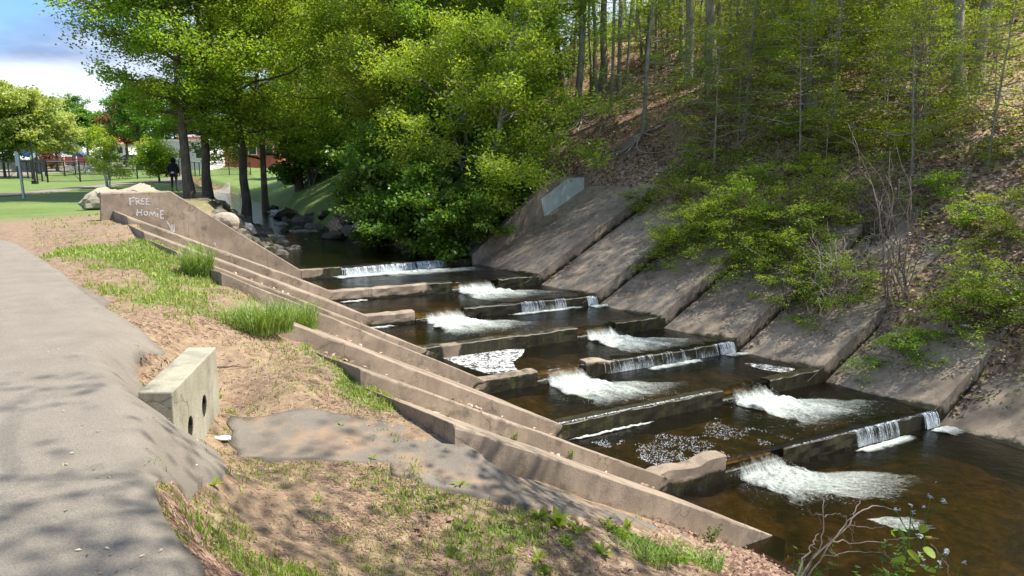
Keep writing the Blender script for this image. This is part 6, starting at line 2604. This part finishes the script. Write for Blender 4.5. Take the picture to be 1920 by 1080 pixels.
rb = empty("red_barrier", tuple(aground(122, 118)), "long low orange red barrier across the parking area", "barrier")
b = MB()
b.box((0, 0, .75), (7.4, .12, .85))
b.obj("panel", simple("barrier_red", (.55, .085, .05), .6), parent=rb)
for q in range(5):
    b = MB()
    b.box((-3.4 + 1.7 * q, -.08, .6), (.12, .1, 1.3))
    b.obj("post", M_WHITE, parent=rb)
wf = empty("wooden_fence", tuple(aground(20, 100)), "weathered grey board fence at the left edge below the oak", "fence")
for q in range(26):
    b = MB()
    b.box((-4.6 + q * .33, 0, .62 + .02 * math.sin(q * 2.1)), (.30, .03, 1.25))
    b.obj("board", simple("board_grey", (.24, .22, .20), .9) if q == 0 else bpy.data.materials["board_grey"], parent=wf)
for (px, lb) in ((77, "yellow warning sign at the left beyond the blue truck"), (88, "yellow warning sign just right of the other one")):
    p = aground(px, 160)
    ys = empty("warning_sign", tuple(p), lb, "sign")
    b = MB()
    b.tube([(0, 0, 0), (0, 0, 2.6)], [.05, .05], 5)
    b.obj("post", M_GALV, parent=ys)
    b = MB()
    b.add([(0, -.08, 1.5), (.7, -.08, 2.2), (0, -.08, 2.9), (-.7, -.08, 2.2), (0, -.05, 1.5), (.7, -.05, 2.2), (0, -.05, 2.9), (-.7, -.05, 2.2)], [[0, 1, 2, 3], [7, 6, 5, 4], [0, 4, 5, 1], [1, 5, 6, 2], [2, 6, 7, 3], [3, 7, 4, 0]])
    b.obj("sign_plate", M_YEL, parent=ys)


def car(px, dist, colr, label, rz=0.0, truck=False, name="parked_car"):
    p = aground(px, dist)
    root = empty(name, tuple(p), label, "truck" if truck else "car", None, rz)
    m = simple("car_paint", colr, .3, .03, 2, 0, .6)
    L_, W_ = (6.4, 2.2) if truck else (4.4, 1.75)
    pr = [(-L_ / 2, .35), (L_ / 2, .35), (L_ / 2 + .03, .75), (L_ / 2 - .9, .95), (L_ / 2 - 1.6, 1.42), (-L_ / 2 + .9, 1.45), (-L_ / 2 + .15, .98), (-L_ / 2, .8)]
    if truck:
        pr = [(-L_ / 2, .5), (L_ / 2, .5), (L_ / 2, 1.3), (L_ / 2 - .7, 1.5), (L_ / 2 - 1.1, 2.5), (.6, 2.6), (.55, 3.1), (-L_ / 2, 3.1)]
    n = len(pr)
    v = [(x, -W_ / 2, z) for x, z in pr] + [(x, W_ / 2, z) for x, z in pr]
    b = MB()
    b.add(v, [list(range(n)), list(range(n, 2 * n))[::-1]] + [[(q + 1) % n, q, n + q, n + (q + 1) % n] for q in range(n)])
    o = b.obj("body", m, parent=root)
    bevelled(o, .08, 2)
    b = MB()
    if truck:
        b.add([(1.0, -W_ / 2 - .02, 1.6), (2.2, -W_ / 2 - .02, 1.6), (1.95, -W_ / 2 - .02, 2.3), (1.0, -W_ / 2 - .02, 2.3)], [[0, 1, 2, 3]])
    else:
        b.add([(-1.2, -W_ / 2 - .015, 1.0), (1.05, -W_ / 2 - .015, 1.0), (.6, -W_ / 2 - .015, 1.36), (-1.0, -W_ / 2 - .015, 1.38)], [[0, 1, 2, 3]])
    b.obj("window", M_GLASSW, parent=root)
    for wx in (-L_ * .3, L_ * .3):
        b = MB()
        n_ = 14
        rr_ = .48 if truck else .33
        ring = [(wx + math.cos(q / n_ * 6.2832) * rr_, math.sin(q / n_ * 6.2832) * rr_ + rr_) for q in range(n_)]
        b.add([(x, -W_ / 2 - .03, z) for x, z in ring] + [(x, W_ / 2 + .03, z) for x, z in ring], [list(range(n_)), list(range(n_, 2 * n_))[::-1]] + [[(q + 1) % n_, q, n_ + q, n_ + (q + 1) % n_] for q in range(n_)])
        b.obj("wheel", M_BLACKM, parent=root)
    return root


car(70, 150, (.03, .10, .42), "blue truck behind the oak trunk", .3, True, "parked_truck")
car(92, 140, (.65, .66, .68), "white car left of the red barrier's end", .1)
car(108, 146, (.40, .42, .45), "silver car behind the red barrier", 0)
car(146, 150, (.05, .09, .25), "dark blue car in front of the white house", 0)
car(22, 130, (.75, .75, .74), "white van at the left edge behind the board fence", 0)
car(258, 120, (.06, .06, .07), "dark car behind the fence beyond the field", 0)

# the person by the fence
def person():
    p = aty(327, 345, 43)
    p[2] = gz(p[0], p[1])
    root = empty("person", tuple(p), "person in a black hooded jacket standing with their back turned, near the trunks", "person")
    J = {'pel': (0, 0, .96), 'sp1': (0, .01, 1.14), 'sp2': (0, .0, 1.34), 'nk': (0, .02, 1.50), 'hd': (0, .05, 1.60), 'hd2': (0, .06, 1.70),
         'hl': (-.10, 0, .90), 'kl': (-.12, .02, .50), 'al': (-.13, -.02, .10), 'fl': (-.14, .12, .04),
         'hr': (.10, 0, .90), 'kr': (.12, .03, .50), 'ar': (.13, -.01, .10), 'fr': (.15, .13, .04),
         'sl': (-.19, 0, 1.42), 'el': (-.28, -.02, 1.15), 'wl': (-.20, .14, 1.02), 'pl': (-.14, .19, 1.00),
         'sr': (.19, 0, 1.42), 'er': (.28, -.02, 1.15), 'wr': (.20, .14, 1.02), 'pr': (.14, .19, 1.00)}
    R = dict(pel=.155, sp1=.15, sp2=.17, nk=.075, hd=.10, hd2=.085, hl=.105, kl=.075, al=.05, fl=.045, hr=.105, kr=.075, ar=.05, fr=.045, sl=.085, el=.062, wl=.045, pl=.045, sr=.085, er=.062, wr=.045, pr=.045)
    E_ = [('pel', 'sp1'), ('sp1', 'sp2'), ('sp2', 'nk'), ('nk', 'hd'), ('hd', 'hd2'), ('pel', 'hl'), ('hl', 'kl'), ('kl', 'al'), ('al', 'fl'), ('pel', 'hr'), ('hr', 'kr'), ('kr', 'ar'), ('ar', 'fr'),
          ('sp2', 'sl'), ('sl', 'el'), ('el', 'wl'), ('wl', 'pl'), ('sp2', 'sr'), ('sr', 'er'), ('er', 'wr'), ('wr', 'pr')]
    ks = list(J)
    me = bpy.data.meshes.new("body")
    me.from_pydata([J[k] for k in ks], [(ks.index(a), ks.index(b_)) for a, b_ in E_], [])
    o = bpy.data.objects.new("body", me)
    COL.objects.link(o)
    md = o.modifiers.new("skin", 'SKIN')
    for i_, k in enumerate(ks):
        me.skin_vertices[0].data[i_].radius = (R[k], R[k] * .8)
    me.skin_vertices[0].data[0].use_root = True
    o.modifiers.new("sub", 'SUBSURF').levels = 2
    bpy.context.view_layer.update()
    nm = bpy.data.meshes.new_from_object(o.evaluated_get(bpy.context.evaluated_depsgraph_get()))
    bpy.data.objects.remove(o)
    for m in (simple("cloth_black", (.012, .012, .014), .9), simple("cloth_dark_grey", (.05, .05, .055), .9)):
        nm.materials.append(m)
    for f in nm.polygons:
        f.use_smooth = True
        f.material_index = 1 if f.center.z < .90 else 0
    obj("body", nm, parent=root)
    # hood drawn over the head, and a jacket hem that stands off the hips
    bm = bmesh.new()
    bmesh.ops.create_uvsphere(bm, u_segments=18, v_segments=12, radius=.135)
    for v in bm.verts:
        v.co.z *= 1.12
        v.co.x *= .92
        if v.co.z < -.06:
            v.co.x *= 1.35
        v.co += Vector((0, .04, 1.655))
    mh = bpy.data.meshes.new("hood")
    bm.to_mesh(mh)
    bm.free()
    mh.materials.append(nm.materials[0])
    obj("hood", mh, parent=root)
    n_ = 20
    V, Fq = [], []
    for z, a, c in ((.80, .225, .165), (.95, .215, .16), (1.10, .205, .15), (1.28, .215, .155), (1.40, .20, .135)):
        V += [(math.cos(q / n_ * 6.2832) * a, math.sin(q / n_ * 6.2832) * c, z) for q in range(n_)]
    for i_ in range(4):
        Fq += [[i_ * n_ + q, i_ * n_ + (q + 1) % n_, (i_ + 1) * n_ + (q + 1) % n_, (i_ + 1) * n_ + q] for q in range(n_)]
    jo = obj("jacket", mesh("jacket", V, Fq, nm.materials[0], True), parent=root)
    b = MB()
    b.box((.02, -.17, 1.02), (.16, .02, .1))
    b.obj("back_print", M_GALV, parent=root)


person()
